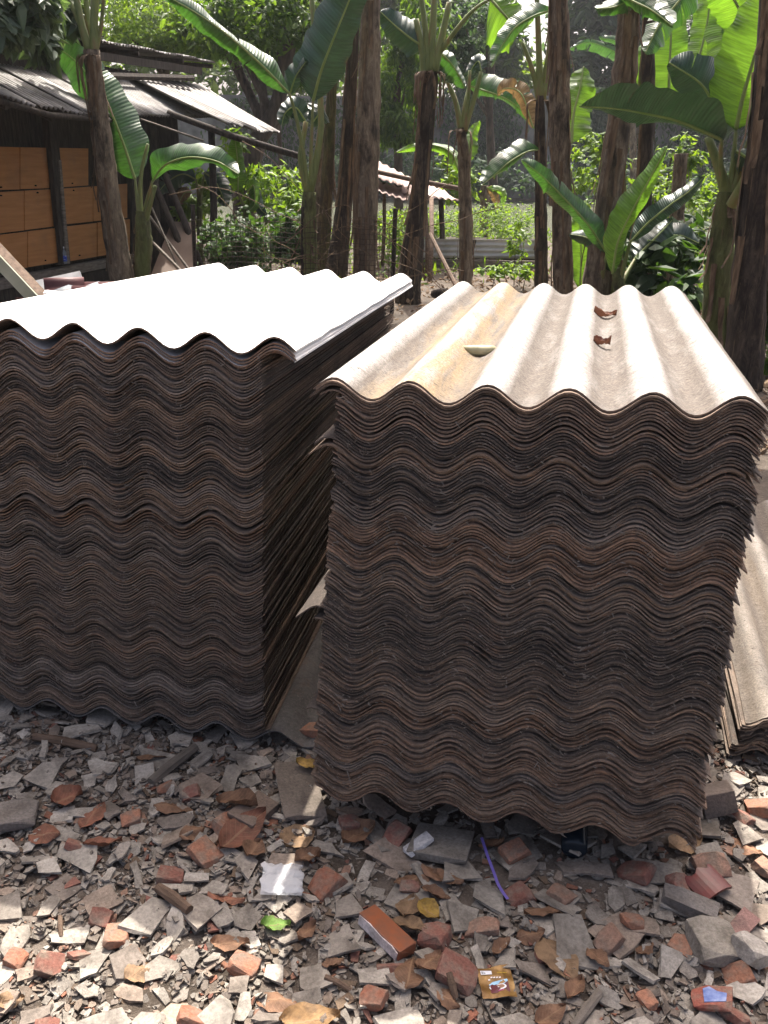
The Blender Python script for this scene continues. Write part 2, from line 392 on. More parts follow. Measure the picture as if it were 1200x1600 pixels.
bgtree('wide green tree behind the wall beyond the right edge of the yard', 1420, 58, [(1400, 70, 58, 120, 110, 90), (1540, 90, 58, 110, 110, 70)], 48, .62, FOL['mid'], 18)
bgtree('leafy tree behind the wall beyond the left edge of the yard', -180, 58, [(-160, 60, 58, 120, 110, 90), (-300, 80, 58, 110, 110, 70)], 48, .62, FOL['mid'], 19)
# ivy over the wall
def make_ivy():
    r = np.random.default_rng(5)
    for (x0, x1, y0, y1, n, mt, lab) in ((640, 965, 135, 290, 9000, 'blue', 'dark ivy curtain hanging down the middle of the boundary wall'),
                                    (965, 1230, 110, 300, 5000, 'dark', 'ivy covering the right end of the boundary wall'),
                                    (300, 600, 150, 300, 3500, 'dark', 'thin creeper on the left length of the boundary wall')):
        q = []
        while len(q) < n:
            px, py = r.uniform(x0, x1), r.uniform(y0, y1)
            if math.sin(px * .035) + math.sin(px * .011 + 2) + r.normal(0, .7) > -.35 + (py - y0) / (y1 - y0) * .5: q.append(at(px, py, 54.15 - abs(r.normal(0, .16))))
        V, Fc, rn = leaf_cloud(np.array(q), .26, droop=1.0, seed=3)
        tag(wobj('ivy', V, Fc, FOL[mt], rnd=rn), lab, 'ivy')
make_ivy()

# ------------------------------------------------------------------ nearer trees and shrubs
def neartree(label, base_px, Y, trunk_px, ells, per, size, mat, seed, r0, **k):
    b = gnd(*base_px); b = at(base_px[0], 250, Y); base = (b.x, Y, -.03)
    return tree(label, base, [at(*p) for p in trunk_px], [E(*a) for a in ells], per, size, mat, seed, r0, **k)
neartree('leaning dark trunk tree with a big crown behind the shed roof', (375, 300), 19, [(383, 300, 19), (400, 225, 19), (432, 165, 19), (455, 60, 19)],
         [(400, 20, 19, 95, 70, 55), (470, -20, 20, 70, 70, 40), (335, 45, 20, 60, 45, 26), (455, 80, 20, 35, 50, 16)], 60, .16, FOL['mid'], 21, .26, limbs=8)
neartree('willowy pale leaved tree between the banana trunks in the centre', (625, 300), 24, [(622, 240, 24), (618, 170, 24), (628, 90, 24)],
         [(628, 150, 24, 48, 75, 60), (650, 50, 24, 50, 60, 35), (605, 190, 24, 24, 45, 18)], 60, .17, FOL['mid'], 22, .13, aspect=.3, droop=.9)
neartree('feathery tree with fine leaflets over the shed ridge', (262, 300), 21, [(262, 200, 21), (258, 110, 21), (268, 30, 21)],
         [(255, 35, 21, 80, 55, 65), (215, 60, 20.5, 55, 26, 24), (300, 75, 20.5, 50, 22, 24)], 70, .11, FOL['bright'], 23, .14, aspect=.3)
neartree('grey leaved tree overhanging the top left corner of the shed', (-110, 300), 9.8, [(-110, 200, 9.8), (-70, 60, 9.7), (10, -10, 9.6)],
         [(35, 2, 9.5, 60, 28, 40, .4), (92, 16, 11.2, 34, 24, 26, .25), (12, 34, 9.3, 40, 12, 22, .3), (72, 66, 10.6, 10, 14, 7, .15), (-40, -10, 9.8, 80, 50, 30, .6)], 20, .17, FOL['grey'], 24, .16, aspect=.5, droop=.7)
neartree('thin tree with sparse light leaves left of the banana clump', (440, 300), 23, [(437, 220, 23), (430, 120, 23), (445, 40, 23)],
         [(440, 60, 23, 60, 70, 26), (425, 110, 23, 30, 30, 10)], 50, .15, FOL['bright'], 25, .07, limbs=4)
neartree('young sapling with light leaves behind the leaning banana trunk', (955, 330), 17, [(952, 290, 17), (945, 240, 17), (940, 205, 17)],
         [(945, 255, 17, 32, 48, 26), (930, 225, 17, 26, 20, 10)], 16, .12, FOL['bright'], 26, .02, limbs=4, aspect=.5)
neartree('sapling with small bright leaves between two right hand trunks', (1035, 330), 15, [(1040, 300, 15), (1048, 250, 15), (1052, 230, 15)],
         [(1045, 270, 15, 36, 60, 26), (1075, 250, 15, 24, 20, 10)], 16, .12, FOL['bright'], 27, .02, limbs=4, aspect=.5)
neartree('slender dark trunk tree rising behind the right hand bananas', (780, 330), 30, [(768, 250, 30), (765, 170, 30), (772, 60, 30)],
         [(745, 40, 30, 50, 45, 24), (700, 90, 30, 40, 60, 24)], 50, .2, FOL['blue'], 28, .17, limbs=4)
def shrub(label, ells, per, size, mat, seed, name='shrub', cat='shrub', stems=5, stemr=.008, group=None, **k):
    e = [E(*a) for a in ells]; c = e[0]; t = empty(name, (c[0], c[1], 0)); tag(t, label, cat, group)
    P = clumps(e, per, seed, .2); P = P[P[:, 2] > .05]
    foliage('foliage', P, size, mat, t, seed, **k)
    r = random.Random(seed); parts = []
    for i in range(stems):
        q = e[i % len(e)]; top = Vector((q[0] + r.uniform(-.7, .7) * q[3], q[1] + r.uniform(-.7, .7) * q[4], q[2] + r.uniform(0, .7) * q[5]))
        b = Vector((q[0] + r.uniform(-.3, .3) * q[3], q[1] + r.uniform(-.3, .3) * q[4], -.02))
        pp = spline([b, b.lerp(top, .5) + Vector((r.uniform(-.06, .06), r.uniform(-.06, .06), 0)), top], 7)
        wobj('stem', *tube(pp, [stemr * (1 - .7 * j / 6) for j in range(7)], 5), MBARK, t, smooth=True)
    return t
shrub('dense dark creeper heaped over the wire fence left of the banana clump', [(395, 372, 11.6, 80, 36, 60), (360, 385, 11.2, 50, 30, 26), (455, 375, 11.4, 26, 36, 22)], 24, .075, FOL['dark'], 31, 'creeper', 'creeper', 8, .006, aspect=.75, droop=.6)
shrub('sunlit cassava like bush behind the creeper', [(425, 290, 14.5, 55, 36, 34), (395, 270, 15, 40, 20, 14), (445, 325, 14, 38, 20, 14)], 18, .15, FOL['bright'], 32, stems=8, aspect=.34, droop=.5)
shrub('bright bush under the shed eave', [(318, 300, 15.5, 40, 40, 22), (365, 215, 16.5, 24, 18, 8), (300, 325, 14.5, 22, 30, 12)], 18, .13, FOL['bright'], 33, stems=6, aspect=.5)
shrub('lush light green weeds by the pond behind the wire fence', [(640, 362, 16, 55, 34, 60), (610, 350, 17, 30, 30, 20)], 30, .075, FOL['bright'], 34, stems=6, aspect=.45)
shrub('low bright seedlings growing above the corrugated planter', [(765, 350, 16.2, 62, 22, 80, .8), (800, 345, 17, 40, 24, 30, .6), (700, 352, 17, 40, 18, 26, .6)], 34, .06, FOL['bright'], 35, 'seedling_bed', 'seedlings', 6, .004, aspect=.4, up=.5)
shrub('slim weed with pale leaves beside the planter end', [(812, 372, 13, 18, 32, 16), (770, 425, 12.3, 26, 8, 12), (815, 420, 12.4, 28, 10, 12)], 14, .08, FOL['bright'], 36, stems=5, aspect=.5)
shrub('shrub with large dark oval leaves behind the right end of the stack', [(1045, 412, 9.0, 48, 46, 20), (1075, 375, 9.6, 45, 40, 18), (1060, 465, 8.4, 34, 40, 14), (1010, 440, 9, 26, 30, 10)], 7, .22, FOL['dark'], 37, stems=9, aspect=.45, droop=.35)
shrub('dark leafy shrub at the right edge behind the last banana trunk', [(1192, 400, 8.4, 34, 70, 24), (1200, 480, 7.6, 26, 50, 16), (1190, 350, 9.4, 30, 30, 12)], 7, .2, FOL['dark'], 38, stems=8, aspect=.45, droop=.35)
shrub('shady undergrowth below the right hand banana leaves', [(985, 410, 10.5, 45, 40, 24), (1020, 350, 12, 50, 40, 24)], 8, .2, FOL['dark'], 39, stems=8, aspect=.4)
shrub('bright mixed undergrowth behind the rosette of banana leaves', [(1010, 335, 13.5, 60, 46, 50), (930, 345, 14, 40, 36, 24), (1075, 330, 14, 40, 50, 30), (905, 270, 16, 22, 34, 14)], 14, .12, FOL['bright'], 43, stems=9, aspect=.45)
shrub('pale sunlit undergrowth far right beyond the trunks', [(1090, 460, 11, 44, 20, 30), (1180, 560, 7.4, 30, 20, 14), (1110, 310, 20, 40, 40, 30)], 24, .07, FOL['bright'], 40, stems=6, aspect=.5)
shrub('leafy bank plants on the far side of the pond', [(700, 262, 51, 110, 18, 40), (900, 280, 51, 110, 20, 40), (550, 262, 51, 80, 20, 24), (1090, 270, 51, 100, 24, 30)], 40, .3, FOL['blue'], 41, stems=8, aspect=.5)
shrub('tall leafy weed in front of the wall beyond the shelter', [(718, 290, 20, 24, 38, 22), (700, 250, 21, 12, 14, 8)], 16, .14, FOL['bright'], 42, stems=5, aspect=.55)
def make_ground_cover():
    r = np.random.default_rng(9); n = 15000
    x = r.uniform(-9, 12, n); y = r.uniform(9.5, 23.5, n)
    dens = np.sin(x * 1.1 + 2) + np.sin(y * .9 + x * .4) + r.normal(0, .6, n) + (y - 14) * .25
    clear = (x > 0) & (x < 2.2) & (y < 12.4); kp = (dens > -.1) & ~clear & ~((x < -2.6) & (y < 19))
    P = np.stack([x, y, ground_z(x, y) + np.abs(r.normal(.03, .08, n))], 1)[kp]; P[:, 2] = np.maximum(P[:, 2], -.3)
    V, Fc, rn = leaf_cloud(P, .11, droop=-.6, seed=9, aspect=.32)
    tag(wobj('ground_cover', V, Fc, FOL['bright'], rnd=rn), 'bright weeds and grass scattered over the yard', 'weeds', kind='stuff')
    # dead leaf litter and scraps on the yard behind the stacks
    n = 5000; x = r.uniform(-3, 5, n); y = r.uniform(4.6, 14.8, n)
    P = np.stack([x, y, ground_z(x, y) + .012 + np.abs(r.normal(0, .012, n))], 1)
    V, Fc, rn = leaf_cloud(P, .09, droop=0, seed=10, aspect=.45)
    tag(wobj('leaf_litter', V, Fc, m_leaf('litter_leaf', (.06, .035, .02), (.22, .15, .09), .15, .8, False, (1.2, 1, .7)), rnd=rn), 'brown dead leaf litter on the yard', 'leaf litter', kind='stuff')
make_ground_cover()

# ------------------------------------------------------------------ the shed
def corr_sheet(corners, amp, pitch, th=.002, ny=3, sag=0.0, rag=0.0, seed=0):
    """thin corrugated sheet: corners (eave left, eave right, ridge right, ridge left); the waves run eave to ridge"""
    a, b, c, d = [Vector(p) for p in corners]; r = random.Random(seed)
    W = (b - a).length; nx = max(8, int(W / pitch * 8)); n = (b - a).cross(d - a).normalized()
    if n.z < 0: n = -n
    V = []
    for s in (0, 1):
        for j in range(ny + 1):
            v = j / ny
            for i in range(nx + 1):
                u = i / nx; vv = v
                if j == 0 and rag: vv -= rag * .3 * (1 + math.sin(i * .7)) * r.random()
                p = a.lerp(b, u).lerp(d.lerp(c, u), vv) + n * (amp * math.cos(2 * PI * u * W / pitch) - s * th - sag * 4 * v * (1 - v))
                V.append(p)
    m = nx + 1; o2 = (ny + 1) * m; F2 = []
    for j in range(ny):
        for i in range(nx):
            q = (j * m + i, j * m + i + 1, (j + 1) * m + i + 1, (j + 1) * m + i)
            F2.append(q); F2.append(tuple(k + o2 for k in reversed(q)))
    for i in range(nx):
        F2.append((i + 1, i, i + o2, i + 1 + o2)); k = ny * m + i; F2.append((k, k + 1, k + 1 + o2, k + o2))
    for j in range(ny):
        k = j * m; F2.append((k, k + m, k + m + o2, k + o2)); k = j * m + nx; F2.append((k + m, k, k + o2, k + m + o2))
    return V, F2
def zinc(name, vf, amp, mat, parent, ny):
    o = wobj(name, *vf, mat, parent, smooth=True); me = o.data; nv = len(me.vertices) // 2; m = nv // (ny + 1)
    P = np.empty(len(me.vertices) * 3, np.float32); me.vertices.foreach_get('co', P); P = P.reshape(-1, 3)[:nv].reshape(ny + 1, m, 3).astype(float)
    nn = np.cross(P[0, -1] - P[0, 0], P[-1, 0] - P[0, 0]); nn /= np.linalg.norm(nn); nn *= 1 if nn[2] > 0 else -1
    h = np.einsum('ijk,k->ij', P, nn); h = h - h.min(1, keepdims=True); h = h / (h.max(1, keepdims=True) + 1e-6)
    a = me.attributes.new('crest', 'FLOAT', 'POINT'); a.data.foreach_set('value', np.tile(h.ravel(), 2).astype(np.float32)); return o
def make_shed():
    A = gnd(100, 414, .30); B = gnd(208, 394, .30); A.z = B.z = 0
    d = (B - A).normalized(); n = Vector((d.y, -d.x, 0))           # n points out of the wall, to the right
    if n.x < 0: n = -n
    T = empty('shed', A); tag(T, 'open timber shed with orange board panels and corrugated lean-to roof', 'shed')
    def P(s, z, out=0.0): return A + d * s + n * out + Vector((0, 0, z))
    def W(px, py, out=0.0): return onp(px, py, A + n * out, n)
    # dark plank lining behind the boards
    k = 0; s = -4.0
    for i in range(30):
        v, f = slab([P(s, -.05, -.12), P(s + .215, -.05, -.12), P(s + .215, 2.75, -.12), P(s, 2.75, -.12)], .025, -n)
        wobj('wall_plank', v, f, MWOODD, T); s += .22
    # floor beam, posts
    v, f = slab([W(-60, 449, .06), W(222, 395, .06), W(222, 407, .06), W(-60, 466, .06)], .12, -n); wobj('floor_beam', v, f, MWOODG, T)
    v, f = slab([W(-60, 466, .03), W(225, 408, .03), W(225, 425, .03), W(-60, 490, .03)], .05, -n); wobj('skirting_plank', v, f, MWOODD, T)
    for (xt, yt, xb, yb, wd) in ((80, 165, 104, 414, 13),):
        for dx, mt in ((0, MWOODD),):
            q = [W(xt - wd / 2, yt, .10), W(xt + wd / 2, yt, .10), W(xb + wd / 2, yb, .10), W(xb - wd / 2, yb, .10)]
            v, f = slab(q, .09, -n); pst = wobj('post', v, f, mt, T)
        q = [W(92.5, 250, .125), W(96, 250, .125), W(109.5, 412, .125), W(105, 412, .125)]
        v, f = slab(q, .02, -n); wobj('batten', v, f, MWOODG, T)
    for (px, pw, top) in ((212, 12, 190),):
        q = [W(px - pw / 2, top, .02), W(px + pw / 2, top, .02), W(px + pw / 2, 408, .02), W(px - pw / 2, 408, .02)]
        wobj('post', *slab(q, .10, -n), MWOODD, T)
    # orange boards
    mo = NT('orange_laminate'); co = mo.coord('Object')
    c = mo.mix(mo.mapr(mo.noise(mo.coord('Object', (1, 1, 14)), 2.0, 5, .6), .3, .7), (.34, .145, .042), (.44, .20, .065))
    c = mo.mix(mo.mapr(mo.noise(co, 3, 4), .5, .75, 0, .45), c, (.20, .11, .06)); mo.base(c, .55); mo.bump(mo.noise(co, 40, 4), .1, .003)
    edge = m_noisy('board_edge', [(.16, .085, .04), (.24, .13, .06)], 10, 3)
    hole = m_noisy('dark_hole', [(.01, .008, .006), (.02, .015, .012)], 10, 2)
    pans = [(-48, 228, 298, 31, 230, 296), (32, 230, 295.5, 77, 231, 294), (92, 231, 293, 138, 232, 289.5),
            (-48, 303, 370, 38, 298, 360), (38.8, 298, 359.5, 86, 295.5, 353.5), (97, 295, 351, 145, 291.5, 346), (145.8, 291.5, 345.6, 199, 287, 340.5),
            (-48, 373, 432, 43, 362, 418), (44, 361.5, 417.5, 91, 356, 410), (103.5, 354, 409, 151, 348.5, 401), (153, 348, 400.5, 203, 342.5, 393)]
    for i, (xl, tl, bl, xr, tr, br) in enumerate(pans):
        o = .02 + .012 * (i % 3); q = [W(xl, bl, o), W(xr, br, o), W(xr, tr, o), W(xl, tl, o)]
        pn = wobj('board_panel', *slab(q, .018, -n), mo.m, T)
        if i in (6,): pn['label'] = 'last orange board partly hidden by the trunk'
    for (hx, hy) in ((3, 292.5), (57, 290), (3, 305.5), (60, 301), (114, 286.5), (116, 297.5), (72, 407), (125.5, 399)):
        c0 = W(hx, hy, .0585); ring = [c0 + d * (.009 * math.cos(t * PI / 5)) + Vector((0, 0, .009 * math.sin(t * PI / 5))) for t in range(10)]
        wobj('drilled_hole', *slab(ring, .02, -n), hole, T)
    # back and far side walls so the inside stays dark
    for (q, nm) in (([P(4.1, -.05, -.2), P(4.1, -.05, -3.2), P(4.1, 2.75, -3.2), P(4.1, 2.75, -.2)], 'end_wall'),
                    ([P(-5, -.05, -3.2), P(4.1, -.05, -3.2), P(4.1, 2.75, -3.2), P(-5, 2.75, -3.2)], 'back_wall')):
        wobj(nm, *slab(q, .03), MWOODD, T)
    # lean-to roof: sheets side by side along the wall; eave outwards to the right
    n_r = NT('old_zinc_roof'); co = n_r.coord('Object')
    c = n_r.ramp(n_r.noise(co, 2.2, 8, .65), [(.33, (.13, .118, .10)), (.5, (.27, .255, .235)), (.65, (.42, .405, .385))])
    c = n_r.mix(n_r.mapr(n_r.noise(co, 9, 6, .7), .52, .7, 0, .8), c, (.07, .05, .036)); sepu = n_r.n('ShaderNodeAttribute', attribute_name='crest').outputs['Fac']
    c = n_r.mix(n_r.math('MULTIPLY', n_r.mapr(sepu, .85, .3), n_r.mapr(n_r.noise(co, 5, 5), .3, .6, .55, 1.0)), c, (.05, .04, .032)); n_r.base(c, .6); n_r.bump(n_r.noise(co, 60, 5), .3, .004)  # valley dirt, painted in to give the ridges shade the lighting leaves out
    eo = .95
    def eave(px, py): return onp(px, py, A + n * eo, n)
    def ridge(px, py): return onp(px, py, A - n * .25, n)
    eaves = [((-70, 126), (-2, 147)), ((-4, 148), (36, 160)), ((34, 161), (64, 168)), ((60, 167), (97, 169)), ((94, 173), (131, 178)), ((128, 175), (166, 178)), ((163, 179), (204, 181)), ((201, 180), (252, 180)), ((249, 181), (303, 181)), ((300, 183), (346, 182))]
    for i, (a, b) in enumerate(eaves):
        qa, qb = eave(*a), eave(*b); o_ = n * random.uniform(-.02, .03); up = -n * 1.25 + Vector((0, 0, .56 + .012 * (i % 2)))
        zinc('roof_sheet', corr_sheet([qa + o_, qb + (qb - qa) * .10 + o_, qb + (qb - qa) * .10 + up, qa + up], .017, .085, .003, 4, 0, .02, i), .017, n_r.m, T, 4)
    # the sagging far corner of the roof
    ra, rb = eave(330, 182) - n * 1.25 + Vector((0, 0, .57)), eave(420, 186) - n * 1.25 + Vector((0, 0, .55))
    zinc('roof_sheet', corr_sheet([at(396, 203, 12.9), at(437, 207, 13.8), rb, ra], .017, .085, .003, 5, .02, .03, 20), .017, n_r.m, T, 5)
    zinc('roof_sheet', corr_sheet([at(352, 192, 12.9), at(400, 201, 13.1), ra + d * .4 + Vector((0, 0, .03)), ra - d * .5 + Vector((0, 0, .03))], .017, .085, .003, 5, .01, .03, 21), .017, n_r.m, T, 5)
    # rafters and poles below the lean-to
    wobj('rafter', *tube([at(262, 176, 13.0), at(360, 212, 12.9), at(474, 246, 12.8)], [.04, .045, .04], 8, .05), MWOODD, T, smooth=True)
    wobj('rafter', *tube([eave(10, 158) - Vector((0, 0, .05)) - n * 1.2 + Vector((0, 0, .53)), eave(10, 158) - Vector((0, 0, .05))], .035, 8), MWOODD, T)
    wobj('rafter', *tube([eave(84, 178) - Vector((0, 0, .06)) - n * 1.2 + Vector((0, 0, .53)), eave(84, 178) - Vector((0, 0, .06))], .035, 8), MWOODD, T)
    wobj('eave_pole', *tube([eave(-60, 142), eave(80, 180), eave(205, 190)], .03, 8, .05), MWOODD, T, smooth=True)
    wobj('bamboo_pole', *tube([at(196, 178, 12.2), at(318, 220, 12.0)], .013, 7), MWOODG, T, smooth=True)
    for a, b, r_ in (((236, 190, 13.3), (240, 320, 13.2), .07), ((244, 240, 13.0), (288, 352, 12.6), .045), ((238, 280, 12.8), (270, 360, 12.5), .045), ((330, 196, 13.6), (332, 330, 13.4), .05)):
        p, q = at(*a), at(*b); e = q + (q - p) * ((q.z + .05) / max(.05, p.z - q.z)); wobj('prop', *tube([p, p.lerp(e, .5) + Vector((.02, 0, 0)), e], [r_, r_ * 1.05, r_], 8, .06), MWOODD, T, smooth=True)
    # upper roof
    def ue(px, py): return onp(px, py, A + n * .05, n)
    def ur(px, py): return onp(px, py, A - n * 2.4, n)
    prev = None
    e0, e1 = ue(-80, 20), ue(334, 97)
    for i in range(9):
        a, b = e0.lerp(e1, i / 9), e0.lerp(e1, (i + 1) / 9 + .006)
        up = -n * 2.9 + Vector((0, 0, .22))
        q = [a, b, b + up, a + up]
        for p in q: p.z += .012 * (i % 2)
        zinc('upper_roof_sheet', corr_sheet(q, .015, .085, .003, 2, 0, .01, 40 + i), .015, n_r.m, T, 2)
    dz = Vector((0, 0, -.05))
    wobj('fascia', *slab([ue(-80, 44), ue(316, 106), ue(316, 117), ue(-80, 60)], .04, -n), MWOODD, T)
    for s_ in (.15, .38, .6, .82, .99):
        a = e0.lerp(e1, s_) - Vector((0, 0, .07)); wobj('rafter', *tube([a, a - n * 2.8 + Vector((0, 0, .2))], .035, 6), MWOODD, T)
    wobj('tie_beam', *tube([W(140, 118, .2), W(300, 122, .2)], .05, 6), MWOODD, T)
    # bits stored at the shed
    b0 = W(91, 411.5, .0) + n * .09
    bl = empty('water_bottle', b0); tag(bl, 'small clear water bottle with blue label on the shed beam', 'bottle')
    prof = [(.0, .0), (.032, .0), (.036, .01), (.035, .07), (.032, .09), (.036, .11), (.035, .135), (.022, .165), (.014, .18), (.013, .19)]
    def lathe(pr, seg=14):
        v = [(r_ * math.cos(2 * PI * j / seg), r_ * math.sin(2 * PI * j / seg), z) for r_, z in pr for j in range(seg)]
        f = [(i * seg + j, i * seg + (j + 1) % seg, (i + 1) * seg + (j + 1) % seg, (i + 1) * seg + j) for i in range(len(pr) - 1) for j in range(seg)]
        f.append(tuple((len(pr) - 1) * seg + j for j in range(seg))); return v, f
    pl = NT('clear_plastic'); pl.base((.5, .56, .62), .2); pl.b.inputs['Transmission Weight'].default_value = .6; pl.b.inputs['IOR'].default_value = 1.3
    bp = NT('blue_print'); bp.base(bp.ramp(bp.noise(bp.coord('Object', (30, 30, 60)), 1, 3), [(.42, (.02, .05, .35)), (.6, (.06, .12, .5)), (.68, (.6, .6, .7))]), .4)
    obj('bottle_body', mesh('bottle_body', *lathe(prof), True), pl.m, bl)
    obj('bottle_label', mesh('bottle_label', *lathe([(.0367, .03), (.037, .032), (.037, .098), (.0367, .1)]), True), bp.m, bl)
    obj('cap', mesh('cap', *lathe([(.0, .188), (.016, .188), (.016, .208), (.0, .21)]), True), m_noisy('white_cap', [(.7, .7, .7), (.8, .8, .8)]), bl)
    return A, d, n
make_shed()

# brown ply board leaning at the end of the shed, loose poles round it
def lean_board(label, px, Yt, Yb, mat, name='plywood_board', cat='board', th=.02):
    (x0, y0), (x1, y1), (x2, y2), (x3, y3) = px     # bottom left, bottom right, top right, top left
    q = [at(x0, y0, Yb), at(x1, y1, Yb), at(x2, y2, Yt), at(x3, y3, Yt)]
    for i, j in ((0, 3), (1, 2)):                   # carry the lower edge down to the ground
        q[i] = q[j] + (q[i] - q[j]) * (q[j].z / (q[j].z - q[i].z))
    return tag(wobj(name, *slab(q, th), mat), label, cat)
lean_board('brown plywood board leaning beside the young banana plant', ((240, 419), (302, 419), (306, 347), (268, 346)), 12.7, 12.0, m_noisy('brown_ply', [(.10, .065, .045), (.17, .115, .085), (.27, .20, .15)], 1.5, 5, .6, .2, 10, (1, 1, .4)))
for lab, a, b, r_ in (('thin pale stick leaning left of the brown plywood board', (236, 322, 12.2), (258, 372, 12.0), .014), ('dark stick leaning behind the young banana stem', (228, 330, 12.4), (256, 368, 12.1), .018), ('short stick lying against the brown board', (234, 374, 12.0), (257, 397, 11.7), .02)):
    p, q = at(*a), at(*b); e = q + (q - p) * (q.z / (p.z - q.z)); tag(wobj('stick', *tube([p, e], r_, 7, .05), MWOODG), lab, 'stick')
# big board with a pale edge at the far left, in front of the shed
def make_left_board():
    a, b = at(-70, 332, 6.5), at(62, 472, 6.5); e = b + (b - a) * (b.z / (a.z - b.z)); dr = (e - a).normalized()
    up = Vector((-dr.z, 0, dr.x)); up = up if up.z > 0 else -up
    T = empty('leaning_table_top', e); tag(T, 'wooden board with pale green edge leaning at the left edge behind the stack', 'board')
    w_ = Vector((.0, 1, 0)) * .16
    wobj('top', *slab([a, e, e + w_, a + w_], .03, up), MWOODB, T)
    wobj('edge_strip', *slab([a - up * .055, e - up * .055, e + up * .028, a + up * .028], .022, Vector((0, -1, 0))), m_noisy('pale_green_paint', [(.30, .31, .22), (.40, .41, .31)], 6, 5, .7, .2), T)
make_left_board()
tag(wobj('cement_sheet', *slab([at(40, 500, 8.2), at(140, 470, 8.4), at(125, 423, 8.6), at(42, 441, 8.5)], .02), m_noisy('pale_cement_panel', [(.34, .33, .31), (.46, .45, .43), (.52, .51, .5)], 3, 6, .9, .3)), 'pale cement panel leaning against the shed beam at left', 'panel')
def make_tile_pile():
    mm = m_noisy('maroon_roof_tile', [(.05, .016, .016), (.085, .028, .028), (.12, .05, .048)], 4, 6, .55, .3, 30)
    mg = m_noisy('grey_roof_tile', [(.10, .115, .13), (.15, .165, .18)], 4, 6, .6, .3, 30)
    c = at(160, 462, 7.0); T = empty('crate', (c.x, 7.1, 0)); tag(T, 'wooden crate under the maroon roof sheets behind the left stack', 'crate')
    h = c.z - .15
    for j in range(4): wobj('slat', *box((c.x, 6.75, h * (j + .5) / 4), 1.3, .025, h / 4 - .02), MWOODB, T)
    for j in range(4): wobj('slat', *box((c.x, 7.45, h * (j + .5) / 4), 1.3, .025, h / 4 - .02), MWOODB, T)
    for x in (-.6, .6): wobj('corner_post', *box((c.x + x, 7.1, h / 2), .06, .64, h), MWOODB, T)
    labs = ['maroon roof sheet at the bottom of the pile behind the left stack', 'maroon roof sheet in the middle of the pile left of the banana trunk', 'maroon roof sheet lying crooked on the pile', 'blue grey roof sheet on the maroon pile', 'short maroon roof sheet tilted up on the pile']
    for i, (px, py, wx, wy, rz, mt, rx) in enumerate(((165, 456, 1.15, .6, -.12, mm, 0), (175, 450, 1.0, .55, .05, mm, .03), (190, 444, .75, .5, .2, mm, .06), (140, 444, .42, .4, -.3, mg, .1), (102, 447, .3, .35, .35, mm, .5))):
        p = at(px, py + 9, 7.0); R = Euler((rx, 0, rz)).to_matrix()
        q = [p + R @ Vector(v) for v in ((-wx / 2, -wy / 2, 0), (wx / 2, -wy / 2, 0), (wx / 2, wy / 2, 0), (-wx / 2, wy / 2, 0))]
        q = [q[1], q[2], q[3], q[0]] if i % 2 == 0 else q
        tag(wobj('roof_sheet', *corr_sheet(q, .022, .16, .006, 2), mt, smooth=True), labs[i], 'roof sheet', 'roof sheets piled behind the left stack')
    p = at(85, 458, 6.6); tag(wobj('white_scrap', *box(p, .14, .09, .012, Euler((.1, .1, .2)).to_matrix()), m_noisy('white_board', [(.6, .58, .56), (.75, .74, .72)], 14)), 'small white scrap of board on the maroon pile', 'scrap')
make_tile_pile()

# ------------------------------------------------------------------ shelter, planter, fence, log
def make_shelter():
    c = at(650, 300, 15.5); T = empty('pond_shelter', (c.x, 15.5, 0)); tag(T, 'makeshift shelter with sagging pale roof sheets on thin poles by the pond', 'shelter')
    mp = m_noisy('sun_bleached_sheet', [(.22, .15, .125), (.34, .25, .215), (.44, .35, .31)], 2.5, 6, .8, .4, 16)
    quads = [[(560, 268, 15), (640, 294, 14.6), (640, 277, 15.8), (560, 236, 16.4)], [(583, 296, 14.6), (636, 314, 14.2), (642, 298, 15.2), (580, 279, 15.6)],
             [(672, 308, 14.2), (719, 313, 14.6), (694, 297, 15.6), (650, 282, 15.4)], [(625, 300, 14.9), (674, 314, 14.7), (676, 300, 15.6), (630, 286, 15.9)]]
    for i, q in enumerate(quads):
        wobj('roof_sheet', *corr_sheet([at(*p) for p in q], .012, .13, .006, 3, .03, .03, i), mp, T, smooth=True)
    wobj('ridge_pole', *tube([at(560, 262, 14.5), at(640, 280, 14.4), at(724, 296, 14.5)], .035, 8, .06), MWOODB, T, smooth=True)
    for (a, b, r_) in (((664, 306, 14.3), (667, 440, 13.8), .03), ((674, 310, 14.2), (671, 440, 13.2), .035), ((689, 312, 15.2), (691, 372, 15.4), .045), ((600, 285, 15.4), (598, 380, 15.4), .03)):
        p, q = at(*a), at(*b); e = Vector((q.x, q.y, -.03)); wobj('pole', *tube([p, p.lerp(e, .5) + Vector((.02, .01, 0)), e], r_, 8, .08), MWOODB if r_ < .04 else MWOODD, T, smooth=True)
    p, q = at(672, 366, 13.4), at(703, 428, 12.6); wobj('brace', *tube([p, q + (q - p) * (q.z / (p.z - q.z))], .032, 8), MWOODB, T)
make_shelter()
